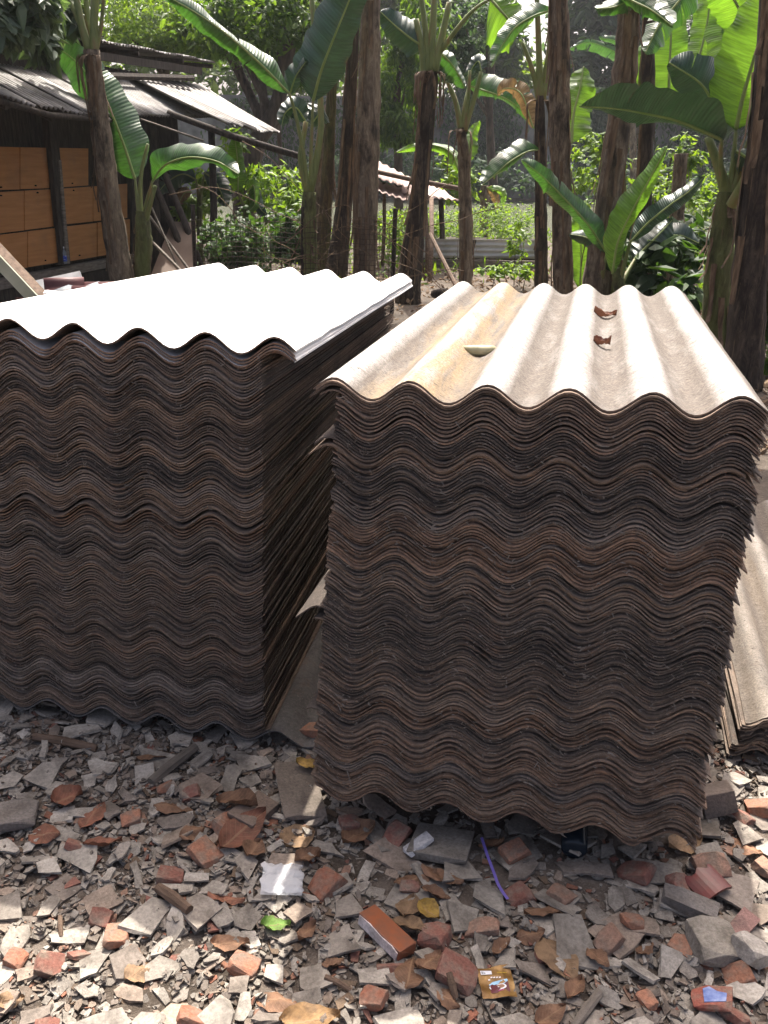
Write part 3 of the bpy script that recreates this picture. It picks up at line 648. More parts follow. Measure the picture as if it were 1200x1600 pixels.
def make_planter():
    a, b = gnd(660, 408), gnd(838, 404); a = at(655, 390, 15); b = at(850, 388, 15.2)
    T = empty('planter', (a.x, 15, 0)); tag(T, 'planter bed edged by a horizontal corrugated sheet and a timber rail', 'planter')
    a0, b0 = Vector((a.x, a.y, .16)), Vector((b.x, b.y, .16)); up = Vector((0, 0, .30))
    mz = m_noisy('grey_corrugated_sheet', [(.36, .35, .33), (.5, .49, .47), (.58, .57, .55)], 3, 6, .8, .3)
    wobj('side_sheet', *corr_sheet([a0, a0 + up, b0 + up, b0], .016, .085, .005, 4), mz, T, smooth=True)
    wobj('rail', *box(((a.x + b.x) / 2, a.y - .06, .09), b.x - a.x, .06, .12), MWOODG, T)
    wobj('stake', *tube([at(742, 375, 14.7), Vector((at(730, 405, 14.6).x, 14.6, -.02))], .03, 6), MWOODD, T)
    wobj('soil', *box(((a.x + b.x) / 2, a.y + .82, .2), b.x - a.x, 1.0, .4), m_noisy('planter_soil', [(.03, .025, .02), (.07, .055, .04)], 8), T)
make_planter()
def make_fence():
    T = empty('wire_fence', (at(560, 380, 10.3).x, 10.3, 0)); tag(T, 'rusty wire mesh fence tangled with dry vines round the banana clump', 'fence')
    mw = m_noisy('rusty_wire', [(.03, .02, .015), (.07, .045, .03)], 10, 3, .8)
    h, vv = [], []
    x0, x1 = at(300, 380, 10.3).x, at(614, 380, 10.3).x; top = at(560, 340, 10.3).z
    k = int((x1 - x0) / .055)
    for i in range(k + 1): vv.append(tube([(x0 + i * .055, 10.3 + .03 * math.sin(i), 0), (x0 + i * .055, 10.3 + .03 * math.sin(i + 1), top + .04 * math.sin(i * .9))], .0028, 4))
    for j in range(int(top / .055)):
        z = j * .055 + .03; h.append(tube([(x0 + (x1 - x0) * t / 20, 10.31 + .03 * math.sin(t * .8 + j), z + .008 * math.sin(t * 1.7)) for t in range(21)], .0028, 4))
    tag(wobj('wire_mesh', *join(*(vv + h)), mw, T), kind='stuff')
    r = random.Random(4); vs = []
    for i in range(34):
        p = Vector((r.uniform(x0 + .8, x1), 10.27, r.uniform(.25, top + .02))); pts = [p]
        dx = Vector((r.uniform(-.12, .12), r.uniform(-.03, .02), r.uniform(-.06, .06)))
        for s in range(7): dx += Vector((r.uniform(-.07, .07), r.uniform(-.02, .02), r.uniform(-.08, .05))); pts.append(pts[-1] + dx * .9)
        vs.append(tube(spline(pts, 18), [.004] * 18, 4))
    tag(wobj('dry_vine', *join(*vs), MSTRIP, T, smooth=True), kind='stuff')
    for x in (x0, at(470, 300, 10.3).x, x1): wobj('fence_post', *tube([(x, 10.36, -.05), (x + .02, 10.36, top + .1)], .025, 7), MWOODD, T)
make_fence()
p0, p1 = at(678, 428, 11.4), at(735, 441, 11.0); p0.z = p1.z = .07
tag(wobj('log', *tube(spline([p0, (p0 + p1) / 2 + Vector((0, .02, .03)), p1 + Vector((.25, -.2, 0))], 8), [.05, .06, .06, .055, .06, .05, .05, .045], 9, .08), MWOODD, smooth=True), 'dark log lying on the litter in front of the centre banana trunk', 'log')
for i, (px, py, s, lab) in enumerate(((705, 410, .13, 'pale brick lying by the corrugated planter'), (640, 392, .16, 'timber offcut lying behind the wire fence'))):
    g = gnd(px, py); tag(wobj('brick_block', *box((g.x, g.y, s * .35), s * 1.5, s, s * .7, Euler((0, 0, .4)).to_matrix()), m_noisy('old_block', [(.20, .14, .11), (.3, .23, .19)], 10, 5, .9, .5)), lab, 'block')

# ------------------------------------------------------------------ banana plants
def petiole_pts(a, b, bow=.0, n=10):
    m = a.lerp(b, .5) + Vector((0, 0, bow)); return spline([a, m, b], n)
def leaf(parent, mid, Y0, Y1, wl, wr, phl=.35, phr=.35, mat=None, stalk=None, seed=0, tears=2, rib=True, ns=60, wob=1.0):
    wl *= 1.28; wr *= 1.28
    """mid: photo points of the midrib, base to tip, laid between depths Y0 and Y1; wl, wr: half widths; phl, phr: fold of each half away (+) or towards (-) the viewer"""
    r = random.Random(seed); mat = mat or LEAF_A; k = len(mid) - 1
    C = [at(x, y, Y0 + (Y1 - Y0) * i / k) for i, (x, y) in enumerate(mid)]; C = spline(C, ns + 1)
    m = mpp(*mid[len(mid) // 2], (Y0 + Y1) / 2); nv = 5; V, UV, Fc = [], [], []
    t_l = {r.randint(6, ns - 3) for _ in range(tears)}; t_r = {r.randint(6, ns - 3) for _ in range(tears)}
    ph = r.random() * 6
    L = sum((C[i + 1] - C[i]).length for i in range(ns))
    for i in range(ns + 1):
        u = i / ns; t = (C[min(i + 1, ns)] - C[max(i - 1, 0)]).normalized()
        vd = (C[i] - CAM).normalized(); s = t.cross(vd)
        if s.length < .05: s = Rv.copy()
        s.normalize(); depth = s.cross(t).normalized()
        if depth.dot(vd) < 0: depth = -depth
        prof = min(1, (u / .16) ** .6 if u > 0 else 0) * (max(0, 1 - u ** 3.2)) ** .62 + .004
        for sd_, wd, phi in ((-1, wl, phl), (1, wr, phr)):
            for j in range(nv + 1):
                if j == 0 and sd_ == 1: continue
                q = j / nv; ang = phi * (1 + .25 * math.sin(u * 9 + ph + sd_)) + .30 * q * (1 if phi >= 0 else -1)
                wv = wd * m * prof * q * (1 + .05 * math.sin(u * 37 + ph * 2 + sd_))
                edge = wob * (.010 * math.sin(u * 47 + ph + sd_) + .022 * math.sin(u * 21 + 2 * ph + sd_) + .02 * math.sin(u * 9 + ph)) * q * q * min(1, wd * m / .12)
                dirv = s * (sd_ * math.cos(ang)) + depth * math.sin(ang)
                V.append(C[i] + dirv * (wv / max(.35, math.cos(phi))) + depth * edge + t * (wv * .18)); UV.append((u, sd_ * q))
    row = 2 * nv + 1
    for sd_, ts in ((-1, t_l), (1, t_r)):                          # torn edges: the two lips part towards the margin
        for i in ts:
            for j in range(1, nv + 1):
                a, b = i * row + (j if sd_ == -1 else nv + j), (i + 1) * row + (j if sd_ == -1 else nv + j)
                m_ = (V[a] + V[b]) / 2; q = j / nv; V[a], V[b] = V[a].lerp(m_, .9 - 1.1 * q), V[b].lerp(m_, .9 - 1.1 * q)
                V[b] = V[b] - Vector((0, 0, .03 * q * q))
    def idx(i, sd_, j): return i * row + (j if sd_ == -1 else (nv + j if j else 0))
    for i in range(ns):
        for sd_ in (-1, 1):
            for j in range(nv):
                if j >= 1 and i in (t_l if sd_ == -1 else t_r): continue
                a, b, c, d = idx(i, sd_, j), idx(i, sd_, j + 1), idx(i + 1, sd_, j + 1), idx(i + 1, sd_, j)
                Fc.append((a, b, c, d) if sd_ == 1 else (d, c, b, a))
    o = wobj('leaf', V, Fc, mat, parent, smooth=True, uv=UV)
    if rib:
        rr = min(.017, .05 * (wl + wr) / 2 * m + .004)
        wobj('midrib', *tube(C, [rr * (1 - .8 * i / ns) + .0015 for i in range(ns + 1)], 6), MRIB, o, smooth=True)
    if stalk is not None:
        S0 = [at(x, y, Y) for x, y, Y in stalk]; pts = spline(S0 + [C[0]], 12)
        wobj('petiole', *tube(pts, [.030 - .017 * i / 11 for i in range(12)], 8), MPET, parent, smooth=True)
    return o
def banana(label, trunk, Y, leaves=(), stalks=(), mat=None, seed=0, strips=5, skirt=0, group='banana plants behind the stacks', Yt=None):
    """trunk: photo points (x, y, width) from low to high; the foot is carried on down to the ground"""
    r = random.Random(seed); Yt = Yt or Y; k = len(trunk) - 1
    P = [at(x, y, Y + (Yt - Y) * i / max(1, k)) for i, (x, y, w_) in enumerate(trunk)]; R = [.5 * w_ * mpp(x, y, Y) for x, y, w_ in trunk]
    if P[0].z > .03:
        d = (P[0] - P[1]).normalized(); d = Vector((d.x * .5, d.y * .2, d.z)); P.insert(0, P[0] + d * ((P[0].z + .04) / -d.z)); R.insert(0, R[0] * 1.12)
    T = empty('banana_plant', (P[0].x, P[0].y, 0)); tag(T, label, 'banana plant', group)
    n = 30; pts = spline(P, n); zz = np.array([p.z for p in P]); rr = np.interp([p.z for p in pts], zz, R)
    for i in range(n): rr[i] *= 1 + .035 * math.sin(i * 2.1 + seed) + r.uniform(-.03, .03)
    wobj('trunk', *tube(pts, list(rr), 20, .045, .055, seed), mat or MTRUNK, T, smooth=True)
    for s in range(strips * 2):                                        # loose dry sheaths along the stem
        i0 = r.randint(4, n - 6); th = r.uniform(PI * .85, PI * 2.15); ln = r.randint(3, 8); V, Fc = [], []
        wd = r.uniform(.12, .3)
        for i in range(ln + 1):
            q = i / ln; p = pts[min(n - 1, i0 + ln - i)]; rad = rr[min(n - 1, i0 + ln - i)]
            off = rad * (1.06 + .10 * q) + .09 * max(0, q - .6) * r.uniform(.3, 1.6)
            for e in (-1, 0, 1):
                a = th + e * wd * (1 - .5 * q); o2 = off * (1 + .04 * (e == 0))
                V.append(p + Vector((math.cos(a) * o2, math.sin(a) * o2, r.uniform(-.008, .008))))
        for i in range(ln):
            for e in (0, 1): Fc.append((i * 3 + e, i * 3 + e + 1, i * 3 + e + 4, i * 3 + e + 3))
        wobj('dry_sheath', V, Fc, MSTRIP, T, smooth=True)
    for s in range(skirt):                                         # dead leaf bases hanging from the crown
        th = r.uniform(PI * .8, PI * 2.2); top = pts[-2]; a = Vector((math.cos(th), math.sin(th), 0)); sw = Vector((-math.sin(th), math.cos(th), 0)); ln = r.uniform(.25, .7); wd = r.uniform(.012, .05); V, Fc = [], []
        for i in range(9):
            q = i / 8; c_ = top + a * (rr[-2] * 1.05 + .09 * math.sin(min(1, q * 1.6) * PI * .62) * r.uniform(.9, 1.1)) + Vector((0, 0, .05 * math.sin(q * 3) - ln * q * q)) + sw * (.03 * math.sin(q * 5 + s))
            w_ = wd * (1 - .75 * q) * (1 + .3 * math.sin(q * 17 + s))
            V += [c_ - sw * w_, c_ + a * .01, c_ + sw * w_]
        for i in range(8):
            for e in (0, 1): Fc.append((i * 3 + e, i * 3 + e + 1, i * 3 + e + 4, i * 3 + e + 3))
        wobj('hanging_sheath', V, Fc, MSTRIP, T, smooth=True)
    for st in stalks:                                              # bare leaf stalks that leave the picture
        q = spline([at(*p) for p in st[0]], 10); wobj('petiole', *tube(q, [st[1] * mpp(*st[0][0][:2], Y) * (1 - .4 * i / 9) for i in range(10)], 8), MPET, T, smooth=True)
    for i, lf in enumerate(leaves): leaf(T, seed=seed * 17 + i, **lf)
    return T
D = lambda **k: k
banana('tall banana plant with bare grey trunk in front of the orange boards', [(188, 428, 38), (172, 320, 33), (160, 220, 30), (150, 140, 27), (143, 78, 25)], 11.0,
       [D(mid=[(92, -40), (70, -110), (30, -170), (-20, -200)], Y0=11, Y1=10.6, wl=40, wr=40, stalk=[(140, 70, 11), (112, 10, 11)]),
        D(mid=[(150, -60), (165, -150), (190, -230)], Y0=11, Y1=11.4, wl=40, wr=40, stalk=[(146, 70, 11), (152, 0, 11)])],
       [(((140, 82, 11), (128, 40, 11), (118, -10, 11), (110, -60, 11)), 7), (((147, 84, 11), (147, 30, 11), (149, -60, 11)), 8), (((143, 82, 11.1), (137, 30, 11.1), (130, -60, 11.2)), 6), (((150, 80, 11), (158, 40, 11), (163, -20, 10.9)), 4)], seed=1, strips=6, skirt=4, mat=MTRUNKT)
banana('young banana plant with two broad leaves beside the brown plywood board', [(222, 432, 22), (224, 380, 27), (222, 330, 20)], 11.2,
       [D(mid=[(211, 280), (192, 222), (166, 160), (125, 102), (72, 62)], Y0=11.25, Y1=11.5, wl=33, wr=33, phl=.25, phr=.35, stalk=[(219, 345, 11.2), (214, 310, 11.2)], tears=1),
        D(mid=[(238, 284), (258, 258), (295, 246), (338, 252), (373, 272)], Y0=11.1, Y1=10.5, wl=20, wr=22, phl=.9, phr=.5, stalk=[(224, 345, 11.2), (230, 312, 11.15)], tears=0, wob=1.6)],
       [(((226, 350, 11.2), (236, 312, 11.1), (243, 290, 11.1)), 5), (((221, 345, 11.2), (219, 300, 11.2), (222, 262, 11.2), (231, 225, 11.2)), 4)], MTRUNKG, 2, 3)
banana('banana plant with thick brown trunk at the right of the central clump', [(569, 425, 35), (571, 300, 37), (576, 150, 34), (578, 60, 31), (580, -60, 27)], 10.6, seed=3, strips=6, mat=MTRUNKT)
banana('banana plant with dark trunk just left of the thickest trunk in the clump', [(525, 425, 34), (536, 330, 25), (544, 200, 20), (551, 80, 17), (557, -40, 16)], 10.9, seed=4, strips=4, mat=MTRUNKD)
banana('slim banana trunk in the clump with a yellow green streak', [(502, 422, 26), (509, 320, 20), (516, 200, 16), (522, 100, 14), (534, 0, 13)], 11.2, seed=5, strips=3,
       mat=m_trunk('streaked_sheath', [(.018, .013, .010), (.07, .045, .028), (.15, .11, .05), (.24, .22, .09)], .4))
banana('short banana trunk at the left of the clump, half hidden by green stems', [(493, 422, 34), (497, 330, 26), (503, 240, 20), (506, 165, 15)], 11.6, seed=6, strips=4)
banana('green stemmed banana plant with a long pale leaf reaching over the roof', [(484, 420, 24), (482, 360, 24), (484, 300, 20)], 10.4,
       [D(mid=[(452, 146), (405, 98), (352, 52), (303, 18), (250, -12)], Y0=10.2, Y1=9.8, wl=17, wr=20, phl=.9, phr=.55, stalk=[(481, 310, 10.4), (474, 240, 10.3), (462, 180, 10.25)], tears=1),
        D(mid=[(489, 158), (502, 110), (522, 58), (548, -6), (562, -50)], Y0=10.3, Y1=9.9, wl=30, wr=40, phl=.3, phr=.3, mat=LEAF_D, stalk=[(486, 300, 10.4), (486, 240, 10.35)], tears=0),
        D(mid=[(452, 150), (462, 120), (478, 96)], Y0=10.4, Y1=10.2, wl=12, wr=16, phl=.5, phr=.6, tears=0, mat=LEAF_D),
        D(mid=[(478, 190), (462, 168), (446, 176), (440, 196)], Y0=10.5, Y1=10.5, wl=14, wr=14, phl=.4, phr=.6, tears=0, mat=LEAF_D),
        D(mid=[(505, 168), (498, 178), (486, 196)], Y0=10.6, Y1=10.6, wl=22, wr=18, phl=.4, phr=.6, tears=0, mat=LEAF_D)],
       [(((482, 305, 10.4), (470, 250, 10.4), (478, 190, 10.4)), 6), (((484, 305, 10.4), (496, 240, 10.4), (502, 180, 10.4), (492, 60, 10.5), (486, -20, 10.5)), 6)], MTRUNKG, 7, 2)
banana('leaning dark banana trunk to the right of the wire fence', [(640, 432, 36), (650, 340, 28), (662, 230, 24), (670, 130, 25), (671, 112, 22)], 11.2,
       [D(mid=[(664, 74), (645, 62), (622, 44), (594, 18)], Y0=11.2, Y1=11.1, wl=24, wr=22, phl=.45, phr=.3, mat=LEAF_D, tears=0),
        D(mid=[(766, -2), (782, 16), (800, 36), (812, 52)], Y0=11.0, Y1=10.8, wl=44, wr=26, phl=.4, phr=.4, mat=LEAF_B, stalk=[(686, 84, 11.2), (718, 40, 11.1), (742, 14, 11.05)], tears=1),
        D(mid=[(686, 82), (702, 96), (716, 116), (726, 138)], Y0=11.3, Y1=11.4, wl=20, wr=10, phl=.4, phr=.7, mat=LEAF_A, tears=0),
        D(mid=[(684, 90), (690, 104), (702, 120), (712, 130)], Y0=11.4, Y1=11.5, wl=10, wr=16, phl=.4, phr=.5, mat=LEAF_D, tears=0)],
       [(((664, 118, 11.2), (660, 80, 11.2), (650, 30, 11.2)), 7), (((668, 115, 11.2), (666, 60, 11.2), (656, -20, 11.2)), 6), (((673, 115, 11.2), (676, 50, 11.2), (680, -30, 11.2)), 7), (((678, 112, 11.2), (690, 60, 11.2), (702, 4, 11.2)), 7)], seed=8, strips=9, skirt=12, mat=MTRUNKD)
banana('slender grey banana trunk standing in front of the corrugated planter', [(727, 438, 21), (727, 340, 20), (724, 240, 17), (719, 200, 14)], 11.8,
       [D(mid=[(732, 134), (752, 140), (790, 154), (822, 178), (842, 206)], Y0=11.9, Y1=11.6, wl=9, wr=24, phl=.8, phr=.3, stalk=[(721, 205, 11.8), (726, 165, 11.8)], tears=4),
        D(mid=[(735, 250), (733, 228), (738, 208), (748, 190)], Y0=12, Y1=12.2, wl=12, wr=9, phl=.3, phr=.5, mat=LEAF_B, tears=1),
        D(mid=[(718, 268), (706, 240), (684, 228), (655, 227), (618, 238)], Y0=12.1, Y1=12.5, wl=7, wr=10, phl=.8, phr=.5, mat=LEAF_B, tears=0),
        D(mid=[(752, 110), (746, 96), (728, 122)], Y0=11.8, Y1=11.9, wl=10, wr=8, phl=.3, phr=.5, mat=LEAF_D, tears=0)],
       [(((720, 205, 11.8), (712, 160, 11.8), (698, 125, 11.8)), 5), (((722, 205, 11.8), (731, 160, 11.8), (734, 110, 11.8)), 4), (((725, 205, 11.8), (742, 150, 11.8), (752, 112, 11.8)), 5)], seed=9, strips=4, skirt=5, mat=MTRUNKT)
banana('thin dark banana trunk right of the planter with forked stalks', [(845, 446, 21), (845, 330, 18), (844, 210, 16), (844, 150, 13)], 10.6,
       [D(mid=[(862, 16), (836, 24), (806, 42), (784, 72), (768, 104)], Y0=10.4, Y1=10.2, wl=16, wr=10, phl=.4, phr=.9, stalk=[(850, 130, 10.6), (858, 70, 10.5)], tears=1),
        D(mid=[(840, 234), (822, 238), (795, 254), (772, 274), (752, 290)], Y0=10.5, Y1=10.2, wl=20, wr=6, phl=.35, phr=1.0, tears=2, mat=LEAF_A),
        D(mid=[(833, 200), (815, 148), (790, 138), (776, 150)], Y0=11, Y1=11.4, wl=14, wr=10, phl=.3, phr=.6, tears=3, mat=LEAF_DEAD)],
       [(((842, 155, 10.6), (832, 110, 10.6), (816, 66, 10.6)), 5), (((844, 155, 10.6), (842, 80, 10.6), (838, -30, 10.6)), 6), (((848, 155, 10.6), (858, 90, 10.6), (868, 20, 10.6)), 5)], seed=10, strips=4, skirt=5, mat=MTRUNKD)
banana('straight tall banana trunk second from the planter on the right', [(879, 452, 31), (877, 330, 29), (874, 200, 30), (874, 90, 32), (872, -40, 28)], 9.8,
       [D(mid=[(893, 224), (896, 180), (906, 138), (912, 104)], Y0=10.4, Y1=10.7, wl=26, wr=32, phl=.3, phr=.3, mat=LEAF_B, tears=1),
        D(mid=[(906, 452), (908, 400), (906, 350), (905, 318)], Y0=10.2, Y1=10.3, wl=13, wr=13, phl=.25, phr=.25, mat=LEAF_B, tears=0)], seed=11, strips=9)
banana('leaning thick banana trunk behind the middle of the right stack', [(930, 458, 44), (945, 340, 36), (966, 200, 36), (978, 90, 36), (984, -10, 30)], 9.2,
       [D(mid=[(960, -14), (985, 0), (1018, 16), (1052, 42)], Y0=9.0, Y1=8.6, wl=12, wr=26, phl=.7, phr=.5, tears=2),
        D(mid=[(948, 395), (918, 350), (880, 308), (848, 276), (815, 250)], Y0=9.0, Y1=8.7, wl=17, wr=14, phl=.5, phr=.6, tears=1, stalk=[(938, 445, 9.1)]),
        D(mid=[(1003, -30), (990, -6), (962, 10), (930, 14)], Y0=9.1, Y1=8.9, wl=16, wr=14, phl=.8, phr=.5, tears=2)], seed=12, strips=8)
banana('mossy banana trunk half hidden by the leaning thick one', [(958, 440, 26), (962, 340, 24), (968, 220, 22)], 9.9, seed=13, strips=3, mat=MTRUNKG)
banana('banana trunk behind the big horizontal leaf', [(1002, 440, 26), (1006, 330, 24), (1010, 200, 23), (1013, 60, 21), (1016, -40, 20)], 10.0, mat=MTRUNKD, leaves=
       [D(mid=[(1044, 176), (1046, 110), (1049, 40), (1050, -40)], Y0=10.4, Y1=10.6, wl=24, wr=46, phl=.2, phr=.25, mat=LEAF_B, tears=1),
        D(mid=[(1085, 110), (1100, 60), (1108, 10), (1105, -40)], Y0=10.8, Y1=11, wl=24, wr=22, phl=.2, phr=.4, mat=LEAF_B, tears=1)], seed=14, strips=4)
banana('short banana trunk between the horizontal leaf and the young plant', [(1050, 420, 24), (1058, 330, 22), (1064, 240, 20)], 10.4, seed=15, strips=3)
banana('young banana sucker with upright folded leaves behind the right stack', [(970, 470, 18), (966, 440, 18), (962, 420, 14)], 8.7,
       [D(mid=[(957, 428), (965, 380), (985, 335), (1012, 285), (1043, 228)], Y0=8.6, Y1=8.4, wl=14, wr=26, phl=.7, phr=.55, mat=LEAF_B, tears=0),
        D(mid=[(985, 378), (1015, 346), (1050, 318), (1078, 298), (1100, 276)], Y0=8.6, Y1=8.5, wl=12, wr=16, phl=.4, phr=.5, mat=LEAF_D, tears=0, stalk=[(968, 440, 8.7)]),
        D(mid=[(992, 405), (1012, 384), (1034, 362), (1050, 344)], Y0=8.9, Y1=9, wl=26, wr=24, phl=.4, phr=.5, mat=LEAF_D, tears=0, stalk=[(972, 440, 8.7)]),
        D(mid=[(1000, 396), (1030, 372), (1062, 368), (1092, 380)], Y0=9.1, Y1=9.2, wl=22, wr=20, phl=.5, phr=.5, mat=LEAF_D, tears=1),
        D(mid=[(960, 425), (942, 392), (918, 372), (890, 366)], Y0=9.0, Y1=9.2, wl=16, wr=16, phl=.5, phr=.5, mat=LEAF_D, tears=1)], seed=16, strips=1, mat=MTRUNKG)
banana('young banana plant with huge backlit leaves at the right edge', [(1116, 520, 40), (1122, 430, 42), (1132, 340, 34), (1138, 300, 30)], 7.4,
       [D(mid=[(1150, 202), (1160, 155), (1176, 98), (1196, 30), (1206, -20)], Y0=7.4, Y1=7.2, wl=38, wr=52, phl=.25, phr=.3, mat=LEAF_B, stalk=[(1140, 300, 7.4), (1146, 250, 7.4)], tears=0),
        D(mid=[(1128, 218), (1062, 190), (1010, 178), (962, 170), (908, 166)], Y0=7.2, Y1=6.9, wl=44, wr=16, phl=-.5, phr=.9, mat=LEAF_D, stalk=[(1134, 300, 7.4), (1126, 255, 7.3)], tears=1),
        D(mid=[(1128, 222), (1116, 172), (1096, 132), (1046, 98)], Y0=7.7, Y1=7.6, wl=40, wr=36, phl=.4, phr=.6, mat=LEAF_D, tears=1),
        D(mid=[(1210, -30), (1172, 6), (1140, 44), (1122, 96)], Y0=8.2, Y1=8.0, wl=34, wr=30, phl=.3, phr=.4, mat=LEAF_B, tears=2),
        D(mid=[(1092, -40), (1062, 0), (1030, 40), (1008, 84)], Y0=9.4, Y1=9.2, wl=22, wr=26, phl=.5, phr=.4, tears=3),
        D(mid=[(1150, 236), (1172, 252), (1190, 286), (1204, 336)], Y0=7.3, Y1=7.1, wl=24, wr=24, phl=.5, phr=.5, mat=LEAF_D, tears=2),
        D(mid=[(1175, 60), (1160, 24), (1140, -10), (1110, -40)], Y0=7.9, Y1=7.8, wl=34, wr=34, phl=.3, phr=.3, mat=LEAF_B, tears=1)],
       [(((1136, 305, 7.4), (1122, 258, 7.4), (1106, 214, 7.4)), 10), (((1142, 305, 7.4), (1158, 260, 7.4), (1180, 200, 7.3)), 9), (((1144, 320, 7.3), (1160, 290, 7.2), (1174, 256, 7.1)), 10)], MTRUNKG, 17, 5)
banana('dark thick banana trunk at the far right edge of the yard', [(1165, 545, 56), (1172, 430, 52), (1184, 300, 48), (1196, 180, 46), (1204, 60, 42), (1208, -60, 38)], 6.9, mat=MTRUNKD, leaves=[
    D(mid=[(1180, -120), (1120, -190), (1040, -220), (970, -190)], Y0=6.8, Y1=6.2, wl=60, wr=60, phl=.7, phr=.7, stalk=[(1206, -50, 6.9), (1200, -90, 6.9)], tears=3),
    D(mid=[(1190, -150), (1120, -330), (1020, -480), (930, -560), (850, -610)], Y0=6.8, Y1=6.1, wl=90, wr=90, phl=.6, phr=.6, stalk=[(1206, -50, 6.9), (1202, -90, 6.9)], tears=4),
    D(mid=[(1230, -120), (1300, -190), (1380, -190), (1440, -130)], Y0=6.8, Y1=6.4, wl=60, wr=60, phl=.7, phr=.7, stalk=[(1208, -50, 6.9), (1214, -90, 6.9)], tears=3),
    D(mid=[(1215, -130), (1225, -230), (1235, -340), (1230, -420)], Y0=6.9, Y1=6.2, wl=60, wr=60, phl=.5, phr=.5, stalk=[(1207, -50, 6.9), (1210, -90, 6.9)], tears=3),
    D(mid=[(1195, -120), (1160, -160), (1150, -200), (1180, -180)], Y0=6.7, Y1=4.9, wl=60, wr=60, phl=.7, phr=.7, stalk=[(1206, -50, 6.9), (1200, -90, 6.8)], tears=3)], seed=18, strips=8)
banana('small banana plant with drooping leaves behind the creeper', [(381, 360, 12), (383, 320, 12)], 14.0,
       [D(mid=[(384, 292), (398, 300), (410, 330), (452, 352)], Y0=14, Y1=13.8, wl=8, wr=8, tears=0, mat=LEAF_D),
        D(mid=[(372, 300), (372, 268), (370, 240), (366, 212)], Y0=14, Y1=14.1, wl=10, wr=14, phl=.2, phr=.3, tears=0, mat=LEAF_B, stalk=[(382, 325, 14)]),
        D(mid=[(386, 300), (396, 290), (398, 318), (388, 330)], Y0=13.9, Y1=13.8, wl=8, wr=8, tears=0, mat=LEAF_B)], (), MTRUNKG, 19, 1)
banana('small banana plant with dark ribbed leaves under the eave', [(312, 340, 9), (312, 300, 9)], 14.4,
       [D(mid=[(306, 280), (285, 272), (262, 284), (246, 302)], Y0=14.3, Y1=14.1, wl=12, wr=16, tears=2, mat=LEAF_D, stalk=[(311, 310, 14.4)]),
        D(mid=[(320, 270), (335, 282), (345, 300), (352, 322)], Y0=14.3, Y1=14.1, wl=12, wr=16, tears=2, mat=LEAF_D, stalk=[(312, 310, 14.4)]),
        D(mid=[(300, 300), (288, 302), (278, 320)], Y0=14.3, Y1=14.2, wl=8, wr=10, tears=0, mat=LEAF_DEAD)], (), MTRUNKG, 20, 1)
banana('distant banana stump with yellowing leaves at the pond edge', [(757, 336, 14), (757, 312, 14), (757, 290, 12)], 20.5,
       [D(mid=[(760, 292), (770, 300), (776, 316), (778, 336)], Y0=20.4, Y1=20.4, wl=6, wr=6, tears=0, mat=LEAF_DEAD), D(mid=[(762, 294), (784, 300), (786, 322)], Y0=20.4, Y1=20.3, wl=5, wr=6, tears=0, mat=LEAF_B)], (), None, 21, 0)
banana('far banana plant with a tattered fan leaf before the wall', [(990, 300, 10), (988, 200, 10), (985, 120, 10)], 36,
       [D(mid=[(984, 100), (960, 80), (920, 66), (890, 76)], Y0=36, Y1=36, wl=5, wr=12, tears=7, mat=LEAF_A), D(mid=[(985, 96), (965, 66), (935, 58)], Y0=36, Y1=36, wl=6, wr=6, tears=5), D(mid=[(990, 100), (1010, 80), (1030, 96)], Y0=36, Y1=36, wl=8, wr=8, tears=5)], (), None, 22, 0)

